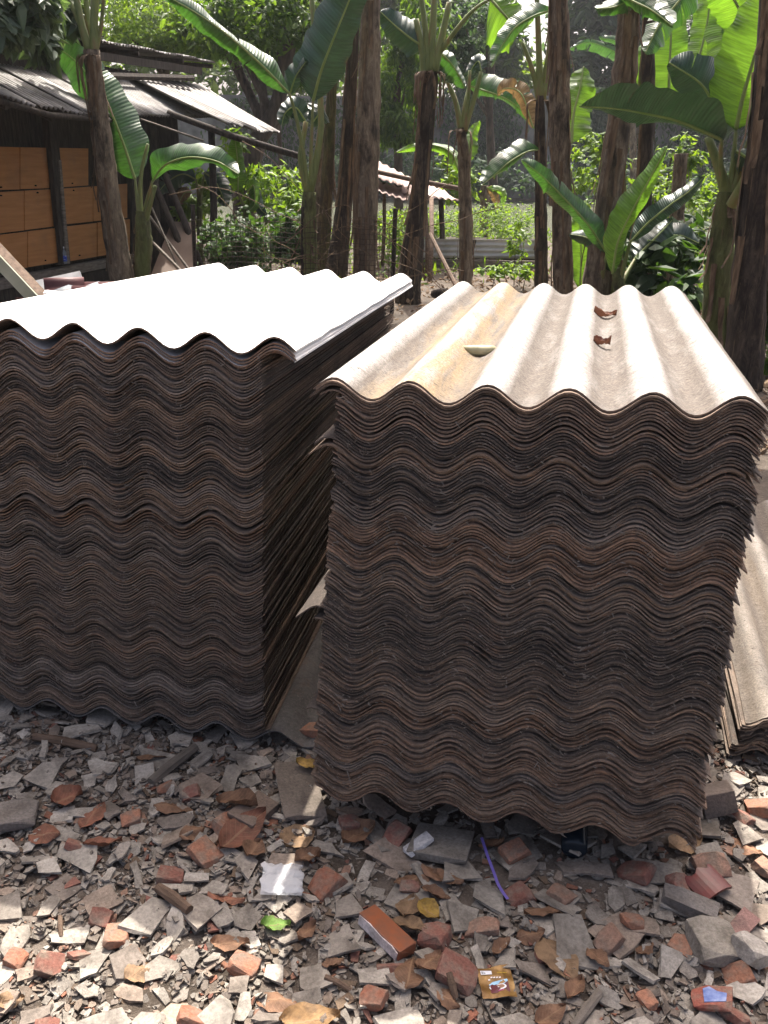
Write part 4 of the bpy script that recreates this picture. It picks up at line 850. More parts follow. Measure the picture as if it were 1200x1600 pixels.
# ------------------------------------------------------------------ the stacks of corrugated sheets
PW, AMP, TH, LEN = 0.177, 0.02325, 0.0046, 2.0824
def sheet_mesh(k0, k1, length, pw=PW, amp=AMP, th=TH, ny=5, seed=0, chip=.0024, mats=(MSHEET,), edge_mat=0, wavy=.0, right_mat=None):
    r = np.random.default_rng(seed); nx = max(10, int((k1 - k0) * 13)); xs = np.linspace(k0, k1, nx + 1) * pw
    ys = np.linspace(0, length, ny + 1)
    cf = np.convolve(r.normal(0, 1, nx + 9), np.ones(3) / 3, 'same')[4:4 + nx + 1] * chip
    big = np.zeros(nx + 1)
    for _ in range(r.integers(0, 4)): c = r.integers(0, nx); wv = r.integers(1, 5); big[max(0, c - wv):c + wv] += abs(r.normal(0, chip * 1.6))
    cb = r.normal(0, chip, nx + 1); el, er = r.normal(0, chip * 1.2, ny + 1), r.normal(0, chip * 1.2, ny + 1)
    X, Y = np.meshgrid(xs, ys); X, Y = X.copy(), Y.copy(); Y[0] += cf + big; Y[-1] += cb; X[:, 0] += el; X[:, -1] += er
    Z = amp * np.cos(2 * PI * X / pw)
    if wavy: Z = Z + wavy * np.sin(Y * 2.1 + seed) * np.sin(X * 3 + 1)
    top = np.stack([X, Y, Z], -1).reshape(-1, 3); bot = top - [0, 0, th]; m = nx + 1
    V = [top, bot]; F_, mi, sm = [], [], []; o2 = len(top)
    for j in range(ny):
        for i in range(nx):
            q = (j * m + i, j * m + i + 1, (j + 1) * m + i + 1, (j + 1) * m + i)
            F_.append(q); mi.append(0); sm.append(True); F_.append(tuple(k + o2 for k in reversed(q))); mi.append(edge_mat); sm.append(True)
    def strip(ids):
        b = sum(len(v) for v in V); n = len(ids); V.append(top[ids]); V.append(bot[ids])
        for i in range(n - 1): F_.append((b + i + 1, b + i, b + n + i, b + n + i + 1)); mi.append(edge_mat); sm.append(False)
    strip(list(range(m))); strip(list(range(ny * m + m - 1, ny * m - 1, -1)))
    strip([j * m for j in range(ny, -1, -1)]); edge_mat = edge_mat if right_mat is None else right_mat; strip([j * m + nx for j in range(ny + 1)])
    me = bpy.data.meshes.new('corrugated_sheet'); me.from_pydata(np.concatenate(V).tolist(), [], F_)
    for mt in mats: me.materials.append(mt)
    me.polygons.foreach_set('material_index', mi); me.polygons.foreach_set('use_smooth', sm); me.update(); return me
PAL = [(.205, .157, .122), (.195, .142, .107), (.155, .119, .094), (.22, .157, .113), (.115, .093, .077), (.205, .168, .14), (.215, .143, .10)]
TONE = ['grey brown', 'brown', 'dark brown', 'rusty', 'blackish', 'dusty grey', 'reddish brown']
def band_name(where, n=10):
    W_ = ['at the very bottom', 'near the bottom', 'a quarter up', 'a third up', 'just below the middle', 'just above the middle', 'two thirds up', 'three quarters up', 'near the top', 'just under the top sheets']
    return lambda t, tone: f'{tone} edged corrugated sheet {W_[min(9, int(t * 10))]} of the {where}'
def build_stack(P0, yaw, H, zb, off, tilt, lt, N, kn, variants, special, seed, names, group, pw=PW, amp=AMP, length=LEN, sub=(0, 0), drift=.0006):
    r = random.Random(seed); n_top = H - amp; n_bot = zb + amp + TH
    mean = (n_top - n_bot) / (N - 1)
    sp = [TH + .0002 + (mean - TH - .0002) * (.7 + .3 * r.expovariate(1.0)) for _ in range(N - 1)]
    s = (n_top - n_bot) / sum(sp); z = [n_bot]
    for q in sp: z.append(z[-1] + q * s)
    wd = Vector((math.cos(yaw), -math.sin(yaw), 0)); ld = Vector((math.sin(yaw), math.cos(yaw), 0)); dx = 0; out = []
    band = r.random()
    for i in range(N):
        t = i / (N - 1); dx = dx * .93 + r.gauss(0, drift)
        me = special.get(i) or variants[r.randrange(len(variants))]
        o = bpy.data.objects.new('corrugated_sheet', me); COL.objects.link(o)
        z0 = z[i]; tl = tilt
        if i < N - 1: z0 += sub[0] * t * t; tl += sub[1] * t * t
        p = Vector((P0[0], P0[1], 0)) + wd * (off[0] * (1 - t) + dx) + ld * (off[1] * (1 - t) + r.gauss(0, .0032))
        o.location = (p.x, p.y, z0); o.rotation_euler = (lt * t + r.gauss(0, .0003), -tl + r.gauss(0, .0004), -yaw + r.gauss(0, .0012))
        if r.random() < .30: band = r.random()
        c = PAL[int(band * len(PAL))]; q = r.uniform(.7, 1.25); o.color = (c[0] * q, c[1] * q, c[2] * q, 1)
        if names.get(i, '').startswith('bottom sheet of the left'): o.color = (.13, .122, .115, 1)
        lab = names.get(i)
        if lab is None: lab = names['bands'](t, TONE[int(band * len(PAL))])
        tag(o, lab, 'roofing sheet', group); out.append(o)
    return out
NL, NR = 146, 136
vl = [sheet_mesh(-1.75 + random.gauss(0, .03), 3.82 + random.gauss(0, .014), LEN + random.gauss(0, .004), seed=i) for i in range(12)]
_wm = dict(mats=(MWHITE, MSHEET), edge_mat=1, right_mat=0)
L_SPEC = {NL - 1: sheet_mesh(-1.27, 4.30, LEN, seed=50, ny=16, chip=.001, wavy=.0015, **_wm), NL - 2: sheet_mesh(-1.27, 4.29, LEN, seed=51, chip=.0015, **_wm), NL - 3: sheet_mesh(-1.3, 4.31, LEN, seed=52, chip=.0015, **_wm),
          NL - 4: sheet_mesh(-1.5, 4.28, LEN, seed=53, chip=.0015, **_wm), NL - 5: sheet_mesh(-1.5, 4.22, LEN, seed=56, chip=.0015, **_wm), 0: sheet_mesh(-1.2, 4.72, LEN, seed=54, chip=.003), 1: sheet_mesh(-1.7, 3.9, LEN, seed=55)}
lstack = build_stack((-.9746, 2.3003), .1617, 1.2107, .0313, (-.0197, -.0341), -.0195, -.0357, NL, None, vl, L_SPEC, 3,
    {NL - 1: 'clean white sheet on top of the left stack, glaring in the sun', NL - 2: 'second sheet down on the left stack, with pale right edge', NL - 3: 'third sheet down on the left stack, its edge jutting right', NL - 4: 'fourth sheet from the top of the left stack', NL - 5: 'fifth sheet from the top of the left stack, pale at its right edge',
     0: 'bottom sheet of the left stack, jutting out towards the gap', 1: 'second sheet from the bottom of the left stack',
     'bands': band_name('left stack')},
    'sheets packed in the left stack', sub=(-.024, .022))
vr = [sheet_mesh(0.08 + random.gauss(0, .024), 5.31 + random.gauss(0, .032), LEN + random.gauss(0, .004), seed=100 + i, chip=.0034) for i in range(12)]
R_SPEC = {NR - 1: sheet_mesh(-.27, 5.34, LEN, seed=150, ny=24, chip=.0015, mats=(MTOP, MSHEET), edge_mat=1, wavy=.002), NR - 2: sheet_mesh(-.25, 5.36, LEN, seed=151, chip=.003), NR - 3: sheet_mesh(-.30, 5.3, LEN, seed=152, chip=.003),
          NR - 5: sheet_mesh(-.22, 5.3, LEN, seed=153, chip=.003), 117: sheet_mesh(-.22, 5.25, LEN, seed=154, chip=.003), 115: sheet_mesh(-.27, 5.2, LEN, seed=155, chip=.003),
          62: sheet_mesh(-.36, 5.1, LEN, seed=156, chip=.003), 58: sheet_mesh(-.05, 5.2, LEN, seed=157), 27: sheet_mesh(-.1, 5.2, LEN, seed=158, chip=.003)}
rstack = build_stack((-.1201, 2.0067), .2179, 1.1404, .0887, (-.021, -.1725), .0219, -.0116, NR, None, vr, R_SPEC, 5,
    {NR - 1: 'sheet on top of the right stack with dirty troughs and ochre lichen', NR - 2: 'second sheet down on the right stack', NR - 3: 'third sheet down on the right stack, jutting left', NR - 5: 'fifth sheet down on the right stack, jutting left',
     117: 'upper of two sheets jutting left near the top of the right stack', 115: 'lower of two sheets jutting left near the top of the right stack', 62: 'sheet with sunlit edge jutting left at half height of the right stack',
     58: 'sheet just below the sunlit jutting one at half height of the right stack', 27: 'sheet jutting left low down in the right stack', 0: 'bottom sheet of the right stack, arching over the rubble',
     'bands': band_name('right stack')},
    'sheets packed in the right stack')
# low third stack at the right edge
g3 = gnd(1168, 1118, .145); NT3 = 18
v3 = [sheet_mesh(.5 + random.gauss(0, .06), 6.5, 1.9, .13, .017, TH, seed=200 + i, chip=.006) for i in range(5)]
build_stack((g3.x - .065, g3.y + .01), .24, .155, .02, (-.03, -.02), 0, 0, NT3, None, v3, {NT3 - 1: sheet_mesh(.5, 6.5, 1.9, .13, .017, TH, ny=16, seed=210, chip=.002, mats=(MTOPD, MSHEET), edge_mat=1)}, 9,
    {NT3 - 1: 'dusty sheet on top of the low stack at the right edge', 0: 'bottom sheet of the low stack at the right edge', 'bands': band_name('low stack at right')}, 'sheets packed in the low right stack', pw=.13, amp=.017, length=1.9)

def make_lint():
    r = np.random.default_rng(31); V, Fc = [], []
    for stack, yaw, ka, kb in ((lstack, .1617, -1.3, 3.8), (rstack, .2179, .1, 5.3)):
        wd = np.array([math.cos(yaw), -math.sin(yaw), 0]); ld = np.array([math.sin(yaw), math.cos(yaw), 0])
        for _ in range(2300):
            o = stack[r.integers(0, len(stack) - 3)]; k = r.uniform(ka, kb); x = k * PW
            p = np.array(o.location) + wd * x + ld * r.uniform(-.010, .001); p[2] += AMP * math.cos(2 * PI * k) - .002 + math.sin(-o.rotation_euler.y) * x
            L = r.lognormal(-5.0, .5); th = r.normal(0, .6); w_ = r.uniform(.0006, .0016)
            a = (wd * math.cos(th) + np.array([0, 0, 1]) * math.sin(th)) * L * .5 - ld * r.uniform(-.2, .5) * L; b = np.cross(a / np.linalg.norm(a), ld) * w_
            n = len(V); V += [p - a - b, p + a * .9 - b * .6, p + a + b, p - a * .8 + b * 1.3, p - ld * .002]; Fc += [(n, n + 1, n + 4), (n + 1, n + 2, n + 4), (n + 2, n + 3, n + 4), (n + 3, n, n + 4)]
    tag(wobj('dust_fibres', V, Fc, m_noisy('grey_lint', [(.10, .085, .07), (.25, .22, .19)], 20, 3)), 'dust fibres and crumbs caught on the sheet edges', 'dust', kind='stuff')
make_lint()

# ------------------------------------------------------------------ the rubble in front
GX0, GX1, GY0, GY1, RES = -1.9, 2.0, .55, 2.9, .005
HMAP = np.zeros((int((GY1 - GY0) / RES), int((GX1 - GX0) / RES)))
_yy, _xx = np.mgrid[0:HMAP.shape[0], 0:HMAP.shape[1]]
WX = GX0 + (_xx + .5) * RES; WY = GY0 + (_yy + .5) * RES
HMAP += -.004 + .008 * np.sin(WX * 5 + 1) * np.sin(WY * 6) + .004 * np.sin(WX * 17) * np.sin(WY * 15 + 1)
_base = HMAP.copy()
def make_soil():
    st = 4; Hs = _base[::st, ::st]; ny, nx = Hs.shape
    V = np.stack([WX[::st, ::st], WY[::st, ::st], Hs + rng.normal(0, .0025, Hs.shape)], -1).reshape(-1, 3)
    edge = np.zeros((ny, nx), bool); edge[0] = edge[-1] = True; edge[:, 0] = edge[:, -1] = True; V[edge.ravel(), 2] = -.06
    Fc = [(j * nx + i, j * nx + i + 1, (j + 1) * nx + i + 1, (j + 1) * nx + i) for j in range(ny - 1) for i in range(nx - 1)]
    n = NT('crumbly_soil'); co = n.coord('World')
    c = n.ramp(n.noise(co, 14, 10, .7), [(.3, (.06, .047, .037)), (.5, (.125, .10, .08)), (.68, (.20, .165, .135))])
    c = n.mix(n.mapr(n.noise(co, 160, 4, .7), .52, .66, 0, .8), c, (.22, .19, .16)); n.base(c, .95); n.bump(n.noise(co, 110, 8, .8), 1.0, .008)
    tag(obj('soil', mesh('soil', V, Fc, True), n.m), kind='structure')
make_soil()
def sample(x, y):
    i = min(max(int((y - GY0) / RES), 0), HMAP.shape[0] - 1); j = min(max(int((x - GX0) / RES), 0), HMAP.shape[1] - 1); return HMAP[i, j]
def settle(poly, th, lim=.55, lift=.55):
    """rest a flat polygon (world xy) on the pile: returns plane (a, b, c) with z = a x + b y + c about its centre; stamps it in"""
    c = poly.mean(0); pts = np.vstack([poly, poly * .5 + c * .5, c[None]]); h = np.array([sample(*p) for p in pts])
    A = np.c_[pts - c, np.ones(len(pts))]; s, *_ = np.linalg.lstsq(A, h, rcond=None); a, b = np.clip(s[:2], -lim, lim)
    res = h - (pts - c) @ np.array([a, b]); z = np.quantile(res, lift + .3)
    x0, y0 = poly.min(0); x1, y1 = poly.max(0)
    i0, i1 = max(0, int((y0 - GY0) / RES)), min(HMAP.shape[0], int((y1 - GY0) / RES) + 1); j0, j1 = max(0, int((x0 - GX0) / RES)), min(HMAP.shape[1], int((x1 - GX0) / RES) + 1)
    if i1 > i0 and j1 > j0:
        gx, gy = WX[i0:i1, j0:j1], WY[i0:i1, j0:j1]; ins = np.ones(gx.shape, bool); m = len(poly)
        for k in range(m):
            p, q = poly[k], poly[(k + 1) % m]; ins &= ((q[0] - p[0]) * (gy - p[1]) - (q[1] - p[1]) * (gx - p[0])) >= 0
        zz = z + a * (gx - c[0]) + b * (gy - c[1]) + th; blk = HMAP[i0:i1, j0:j1]; blk[ins] = np.maximum(blk[ins], zz[ins])
    return a, b, z, c
def shard_poly(r, size, asp=None):
    if r.random() < .45:                                            # snapped strips of sheet: roughly four sided
        q = (asp or r.uniform(.38, .8)) * .8; P = np.array([(-.46, -.5 * q), (.46, -.5 * q), (.46, .5 * q), (-.46, .5 * q)]) * size
        return P + r.normal(0, .085, (4, 2)) * size
    n = int(r.integers(4, 7)); asp = asp or r.uniform(.45, .95); a = np.sort((np.arange(n) + r.uniform(-.33, .33, n)) * 2 * PI / n)
    return np.stack([np.cos(a), np.sin(a) * asp], 1) * (size * .5 * r.uniform(.8, 1.12, n))[:, None]
def in_stack(x, y):
    for (px, py, yw, k0, k1) in ((-.975, 2.27, .1617, -1.8, 4.2), (-.12, 1.86, .2179, .0, 5.4)):
        u = (x - px) * math.cos(yw) - (y - py) * math.sin(yw); v = (x - px) * math.sin(yw) + (y - py) * math.cos(yw)
        if k0 * PW < u < k1 * PW and v > .12: return True
    return False
def soil_zone(x, y):                       # barer earth in front of the right stack
    return math.exp(-(((x - .28) / .45) ** 2 + ((y - 1.72) / .20) ** 2))
CEM = [(.25, .224, .19), (.285, .258, .222), (.215, .19, .162), (.32, .292, .252), (.18, .152, .128), (.24, .19, .15)]
CLAY = [(.25, .105, .066), (.285, .135, .085), (.20, .088, .066), (.26, .155, .11)]
# small pieces nobody could count, in one object
def make_small():
    r = np.random.default_rng(77); V, Fc, cols = [], [], []
    for it in range(21000):
        x, y = (r.uniform(-1.8, 1.9), r.uniform(.6, 2.8)) if it % 4 == 0 else (r.uniform(-1.25, 1.25), r.uniform(1.15, 2.4))
        if in_stack(x, y): continue
        sz = float(np.clip(r.lognormal(-3.72, .45), .008, .058)) if it < 12500 else float(r.uniform(.005, .014)); s0 = soil_zone(x, y)
        if r.random() < s0 * .75: continue
        pl = shard_poly(r, sz) ; th_ = r.uniform(0, 2 * PI); R2 = np.array([[math.cos(th_), -math.sin(th_)], [math.sin(th_), math.cos(th_)]]); pl = pl @ R2.T + [x, y]
        th = r.uniform(.003, .0055) if sz > .012 else sz * .4; a, b, z, c = settle(pl, th, .7)
        a += r.normal(0, .10); b += r.normal(0, .10)
        n = len(V); m = len(pl)
        for p in pl: V.append((p[0], p[1], z + a * (p[0] - c[0]) + b * (p[1] - c[1]) + th))
        for p in pl: V.append((p[0] * 1.0, p[1], z + a * (p[0] - c[0]) + b * (p[1] - c[1])))
        k = r.random(); col = CLAY[r.integers(0, 4)] if k < .07 else ((.13, .09, .06) if k < .12 else CEM[r.integers(0, 6)]); q = r.uniform(.75, 1.15); col = [v * q for v in col]
        fs = [tuple(range(n, n + m))] + [(n + i, n + m + i, n + m + (i + 1) % m, n + (i + 1) % m) for i in range(m)]
        Fc += fs; cols += [col] * len(fs)
    n = NT('rubble_grit'); n_c = n.n('ShaderNodeAttribute', attribute_name='tint').outputs['Color']; co = n.coord('World')
    c = n.mix(n.mapr(n.noise(co, 45, 5, .6), .42, .66, 0, .6), n_c, (.085, .068, .052)); g = n.mapr(n.noise(co, 320, 3, .7), .3, .7, .7, 1.3)
    c = n.mix(1.0, c, n.n('ShaderNodeCombineColor', i_0=g, i_1=g, i_2=g).outputs[0], 'MULTIPLY'); n.base(c, .93); n.bump(n.noise(co, 260, 6, .7), .6, .003)
    me = mesh('rubble_grit', V, Fc); at_ = me.attributes.new('tint', 'FLOAT_COLOR', 'FACE'); at_.data.foreach_set('color', np.c_[np.array(cols), np.ones(len(cols))].astype(np.float32).ravel())
    tag(obj('rubble_grit', me, n.m), 'small broken bits of cement sheet, brick and grit', 'rubble', kind='stuff')
make_small()
def shard_mesh(pl, th, curve, r):
    m = len(pl); P = []
    for i in range(m):
        p, q = pl[i], pl[(i + 1) % m]; P.append(p); P.append((p + q) / 2 + r.normal(0, .035, 2) * np.linalg.norm(q - p))
    P = np.array(P); k = len(P); zc = curve * P[:, 0] ** 2
    V = [(p[0], p[1], z + th + r.normal(0, th * .08)) for p, z in zip(P, zc)] + [(p[0] + r.normal(0, .0015), p[1] + r.normal(0, .0015), z) for p, z in zip(P, zc)] + [(0, 0, th)]
    return mesh('cement_shard', V, [(i, (i + 1) % k, 2 * k) for i in range(k)] + [(k + i, k + (i + 1) % k, (i + 1) % k, i) for i in range(k)])
LANDMARKS = {}
PIECES = []                                     # (object, x, y, adjective, noun) labelled at the end
def place_obj(o, a, b, z, c, yaw):
    n = Vector((-a, -b, 1)).normalized(); q = Vector((0, 0, 1)).rotation_difference(n); o.rotation_mode = 'XYZ'
    o.rotation_euler = (q.to_matrix() @ Euler((0, 0, yaw)).to_matrix()).to_euler(); o.location = (c[0], c[1], z)
def in_frame(x, y, z=.02, mg=15):
    d = Vector((x, y, z)) - CAM; q = d.dot(Fv); px, py = 600 + FPX * d.dot(Rv) / q, 800 - FPX * d.dot(Uv) / q
    return -mg < px < 1200 + mg and py < 1600 + mg
def make_shards():
    r = np.random.default_rng(5); var = []
    for i in range(36):
        asp = r.uniform(.30, .5) if i % 4 == 0 else r.uniform(.55, .95); pl = shard_poly(r, 1.0, asp); curve = r.choice([0, 0, 0, -1.2, 1.0, -2.0])
        me = shard_mesh(pl * .06, .0055, curve, r); me.materials.append(MSHARD); var.append((pl * .06, me, asp, curve, len(pl)))
    n = 0; tries = 0; done = []
    sizes = sorted(np.clip(r.lognormal(.20, .36, 300), .65, 2.3), reverse=False)
    while n < 300 and tries < 9000:
        tries += 1; x = r.uniform(-1.32, 1.4); y = r.uniform(1.2, 2.42)
        if in_stack(x, y) or not in_frame(x, y) or (r.random() < soil_zone(x, y) * .7): continue
        sc = sizes[n]
        if any((x - u) ** 2 + (y - v) ** 2 < (.020 * (sc + s)) ** 2 for u, v, s in done[-300:]): continue
        pl, me, asp, cv, m = var[r.integers(0, 36)]; yaw = r.uniform(0, 2 * PI); R2 = np.array([[math.cos(yaw), -math.sin(yaw)], [math.sin(yaw), math.cos(yaw)]])
        a, b, z, c = settle(pl * sc @ R2.T + [x, y], .0055, .5); a += r.normal(0, .10); b += r.normal(0, .10)
        o = bpy.data.objects.new('cement_shard', me); COL.objects.link(o); o.scale = (sc, sc, min(1.3, .8 + .25 * sc)); place_obj(o, a, b, z + .001, c, yaw)
        ci = int(r.choice(6, p=[.24, .26, .16, .16, .1, .08])); q = r.uniform(.8, 1.15); o.color = (*[v * q * 1.12 for v in CEM[ci]], 1)
        tone = ['grey', 'light grey', 'mid grey', 'pale', 'dark grey', 'brownish'][ci]; size = 'tiny' if sc < .65 else 'small' if sc < .9 else 'medium' if sc < 1.25 else 'large'
        shape = 'slim' if asp < .5 else ('curved' if cv else ('four sided' if m == 4 else 'five sided' if m == 5 else 'many sided'))
        PIECES.append((o, x, y, f'{size} {tone} {shape}', 'cement shard')); o['category'] = 'cement shard'; o['group'] = 'cement sheet shards in the rubble'; done.append((x, y, sc)); n += 1
make_shards()
import bmesh
def chunk_mesh(name, sx, sy, sz, seed, cut=.45, jag=.10, mat=None):
    r = random.Random(seed); bm = bmesh.new(); pts = []
    for i in (-1, 1):
        for j in (-1, 1):
            for k in (-1, 1):
                if r.random() < cut:
                    for ax in range(3):
                        q = [i, j, k]; q[ax] *= r.uniform(.1, .65); pts.append(q)
                else: pts.append([i, j, k])
    for p in pts: bm.verts.new((p[0] * sx / 2 * (1 + r.uniform(-jag, jag)), p[1] * sy / 2 * (1 + r.uniform(-jag, jag)), p[2] * sz / 2 * (1 + r.uniform(-jag * .6, jag * .6)) + sz / 2))
    h = bmesh.ops.convex_hull(bm, input=bm.verts); bmesh.ops.delete(bm, geom=[g for g in h['geom_interior'] if isinstance(g, bmesh.types.BMVert)], context='VERTS')
    bmesh.ops.dissolve_limit(bm, angle_limit=.15, verts=bm.verts, edges=bm.edges)
    bmesh.ops.bevel(bm, geom=list(bm.edges), offset=min(sx, sy, sz) * (.05 if cut < .8 else .12), segments=2, affect='EDGES', profile=.5, clamp_overlap=True)
    for f in bm.faces: f.smooth = False
    for v in bm.verts: v.co += v.normal * r.uniform(-.02, .02) * min(sx, sy, sz)
    me = bpy.data.meshes.new(name); bm.to_mesh(me); bm.free()
    if mat: me.materials.append(mat)
    return me
def put(o, px, py, hx, hy, yaw=0, th=.02, lift=.5, tiltx=0, tilty=0, sink=.0):
    """rest an object on the pile below that photo point"""
    g = gnd(px, py, .025); c, s = math.cos(yaw), math.sin(yaw)
    pl = np.array([(-hx, -hy), (hx, -hy), (hx, hy), (-hx, hy)]) * .9 @ np.array([[c, s], [-s, c]]) + [g.x, g.y]
    a, b, z, cc = settle(pl, th, .4, lift); place_obj(o, a + tiltx, b + tilty, z - sink, cc, yaw); return g
BRICKS = [(515, 1372, 62, 50, .3, 0), (380, 1500, 48, 52, 1.3, 1), (318, 1328, 70, 44, -.5, 1), (265, 1362, 50, 40, .4, 2), (178, 1453, 50, 48, .0, 1), (158, 1422, 46, 30, .2, 2), (295, 1585, 56, 40, .4, 0),
          (72, 1500, 60, 44, .5, 2), (350, 1290, 52, 44, .8, 1), (680, 1462, 60, 56, .9, 2), (757, 1446, 72, 36, -.2, 3), (620, 1295, 60, 38, .5, 2), (545, 1280, 40, 30, .6, 2), (878, 1390, 48, 36, -.5, 3), (955, 1462, 62, 42, .1, 3), (987, 1438, 44, 34, .2, 1),
          (805, 1322, 56, 40, .1, 1), (815, 1390, 50, 42, .2, 2), (1000, 1362, 70, 46, -.4, 2), (1110, 1352, 66, 44, .2, 3), (1060, 1385, 50, 56, .7, 2), (1162, 1512, 62, 40, -.3, 1), (1180, 1480, 50, 40, .2, 1), (1066, 1470, 46, 44, .4, 1), (1150, 1578, 54, 30, -.5, 2),
          (706, 1520, 80, 58, -.2, 2), (585, 1560, 44, 46, 1.2, 0), (612, 1508, 60, 22, .1, 2), (1190, 1262, 50, 44, .2, 1), (1160, 1275, 36, 34, .5, 2), (485, 1140, 70, 40, .1, 1), (850, 1485, 26, 26, .3, 2), (70, 1590, 50, 26, .2, 2), (205, 1275, 40, 30, .3, 1), (20, 1490, 44, 36, 1, 0), (112, 1320, 36, 24, .4, 2),
          (300, 1240, 38, 26, .6, 2), (260, 1225, 34, 24, .1, 1), (1015, 1555, 42, 26, -.9, 1), (1195, 1350, 40, 36, .3, 3), (640, 1380, 38, 24, .2, 2), (120, 1480, 36, 26, .8, 2)]
def make_bricks():
    tone = ['bright orange red', 'orange', 'dark red', 'brownish orange']
    for i, (px, py, w_, h_, yaw, ci) in enumerate(BRICKS):
        m = mpp(px, py, gnd(px, py).y); sx, sy, sz = w_ * m * .72, h_ * m * .82, min(w_, h_) * m * random.uniform(.32, .5)
        o = obj('brick_fragment', chunk_mesh('brick_fragment', sx, sy, sz, 300 + i, .62, .16, MBRICK)); q = random.uniform(.85, 1.15); o.color = (*[v * q for v in CLAY[ci]], 1)
        g = put(o, px, py, sx / 2, sy / 2, yaw + random.uniform(-.5, .5), sz * .7, .2, random.uniform(-.45, .45), random.uniform(-.45, .35), sz * .2)
        o['category'] = 'brick'; o['group'] = 'brick and tile fragments in the rubble'; PIECES.append((o, g.x, g.y, f"{'large' if w_ > 58 else 'medium' if w_ > 44 else 'small'} {tone[ci]}", 'brick fragment'))
make_bricks()
STONES = [('flat grey stone lying at the left edge of the rubble', 22, 1272, 62, 52, .3, (.17, .15, .135), 'stone', .35), ('rounded sandy concrete lump lying right of the grey block', 1112, 1470, 70, 62, .2, (.24, .215, .18), 'concrete lump', .42),
          ('pale lump of stone at the right, behind the blue glazed tile', 1168, 1488, 44, 44, .4, (.36, .33, .29), 'stone', .6), ('long dark grey concrete block lying right of centre in the rubble', 1076, 1412, 78, 34, -.45, (.15, .135, .125), 'concrete block', .5),
          ('broken concrete slab lying in front of the right stack, left of the purple strap', 690, 1312, 92, 66, -.2, (.20, .18, .155), 'slab', .2), ('flat worn board of cement lying across the shadow in the gap', 468, 1228, 62, 110, .25, (.17, .14, .115), 'slab', .12),
          ('narrow white strip of tile lying below the concrete slab', 655, 1318, 46, 22, .5, (.45, .44, .44), 'tile strip', .3), ('big grey cement piece with folded end left of the plastic packet', 395, 1270, 44, 66, -.5, (.16, .12, .095), 'cement block', .4),
          ('brick block wedged beside the right foot of the right stack', 1122, 1262, 52, 40, .0, (.17, .135, .115), 'brick', .9), ('pinkish brown bar of tile at the right of the concrete block', 1160, 1440, 54, 26, .75, (.26, .15, .13), 'tile bar', .5)]
def make_stones():
    for i, (lab, px, py, w_, h_, yaw, col, cat, hh) in enumerate(STONES):
        m = mpp(px, py, gnd(px, py).y); sx, sy, sz = w_ * m, h_ * m * 1.1, min(w_, h_) * m * hh
        o = obj('stone' if 'stone' in cat else cat.replace(' ', '_'), chunk_mesh('stone', sx, sy, sz, 500 + i, .95 if 'stone' in cat or 'lump' in cat else .3, .10, MSTONE), color=col)
        g = put(o, px, py, sx / 2, sy / 2, yaw, sz, .4); tag(o, lab, cat)
        if cat in ('concrete block', 'slab', 'stone') and i in (0, 3, 4, 5): LANDMARKS[('the flat stone at left', None, None, 'the long grey block', 'the concrete slab', 'the worn board in the gap')[i]] = (g.x, g.y)
make_stones()
def leaf_mesh(L, W, curl, seed, bend=.4, serr=.0):
    r = random.Random(seed); nu, nv = 12, 3; V, UV, Fc = [], [], []; k1, k2 = r.uniform(-1, 1), r.uniform(-1, 1)
    for i in range(nu + 1):
        u = i / nu; wv = W * .5 * (math.sin(PI * u ** .85) ** .8) * (1 + serr * math.sin(i * 2.3)) + .0006
        for j in range(-nv, nv + 1):
            q = j / nv; x = (u - .5) * L; y = q * wv; z = curl * abs(q) ** 1.6 * W * (1 + k1 * .5 * u) + bend * L * .3 * (u - .5) ** 2 * 2 + .004 * math.sin(u * 7 + q * 3 + k2 * 4) + .002 * math.sin(u * 23 + q * 5)
            V.append((x, y, z + .003)); UV.append((u, q))
    m = 2 * nv + 1
    for i in range(nu):
        for j in range(2 * nv): Fc.append((i * m + j, i * m + j + 1, (i + 1) * m + j + 1, (i + 1) * m + j))
    return mesh('dry_leaf', V, Fc, True, UV)
def m_dryleaf():
    n = NT('fallen_leaf'); co = n.coord('Object'); c = n.ocol(); uv = n.coord('UV'); s = n.n('ShaderNodeSeparateXYZ', i_0=uv)
    c = n.mix(n.mapr(n.noise(co, 40, 5, .65), .42, .68, 0, .65), c, (.055, .032, .02))
    a = n.math('ABSOLUTE', s.outputs[1]); rib = n.mapr(a, .05, .09, 1, 0)
    v = n.math('SINE', n.math('MULTIPLY', n.math('SUBTRACT', s.outputs[0], n.math('MULTIPLY', a, .25)), 62.0)); vein = n.mapr(v, .86, .97)
    c = n.mix(n.math('MULTIPLY', n.math('MAXIMUM', rib, n.math('MULTIPLY', vein, .5)), .5), c, (.30, .19, .11))
    n.base(c, .7); n.bump(n.math('ADD', n.noise(co, 70, 4), n.math('MULTIPLY', n.math('ADD', vein, rib), -.4)), .5, .004)
    tr = n.n('ShaderNodeBsdfTranslucent', i_Color=c); mx = n.n('ShaderNodeMixShader', i_0=.12); n.t.links.new(n.b.outputs[0], mx.inputs[1]); n.t.links.new(tr.outputs[0], mx.inputs[2]); n.t.links.new(mx.outputs[0], n.out.inputs[0]); return n.m
MFALL = m_dryleaf()
BR, RB, TAN, YEL, GRN = (.20, .11, .065), (.22, .09, .055), (.27, .175, .10), (.42, .27, .06), (.14, .26, .05)
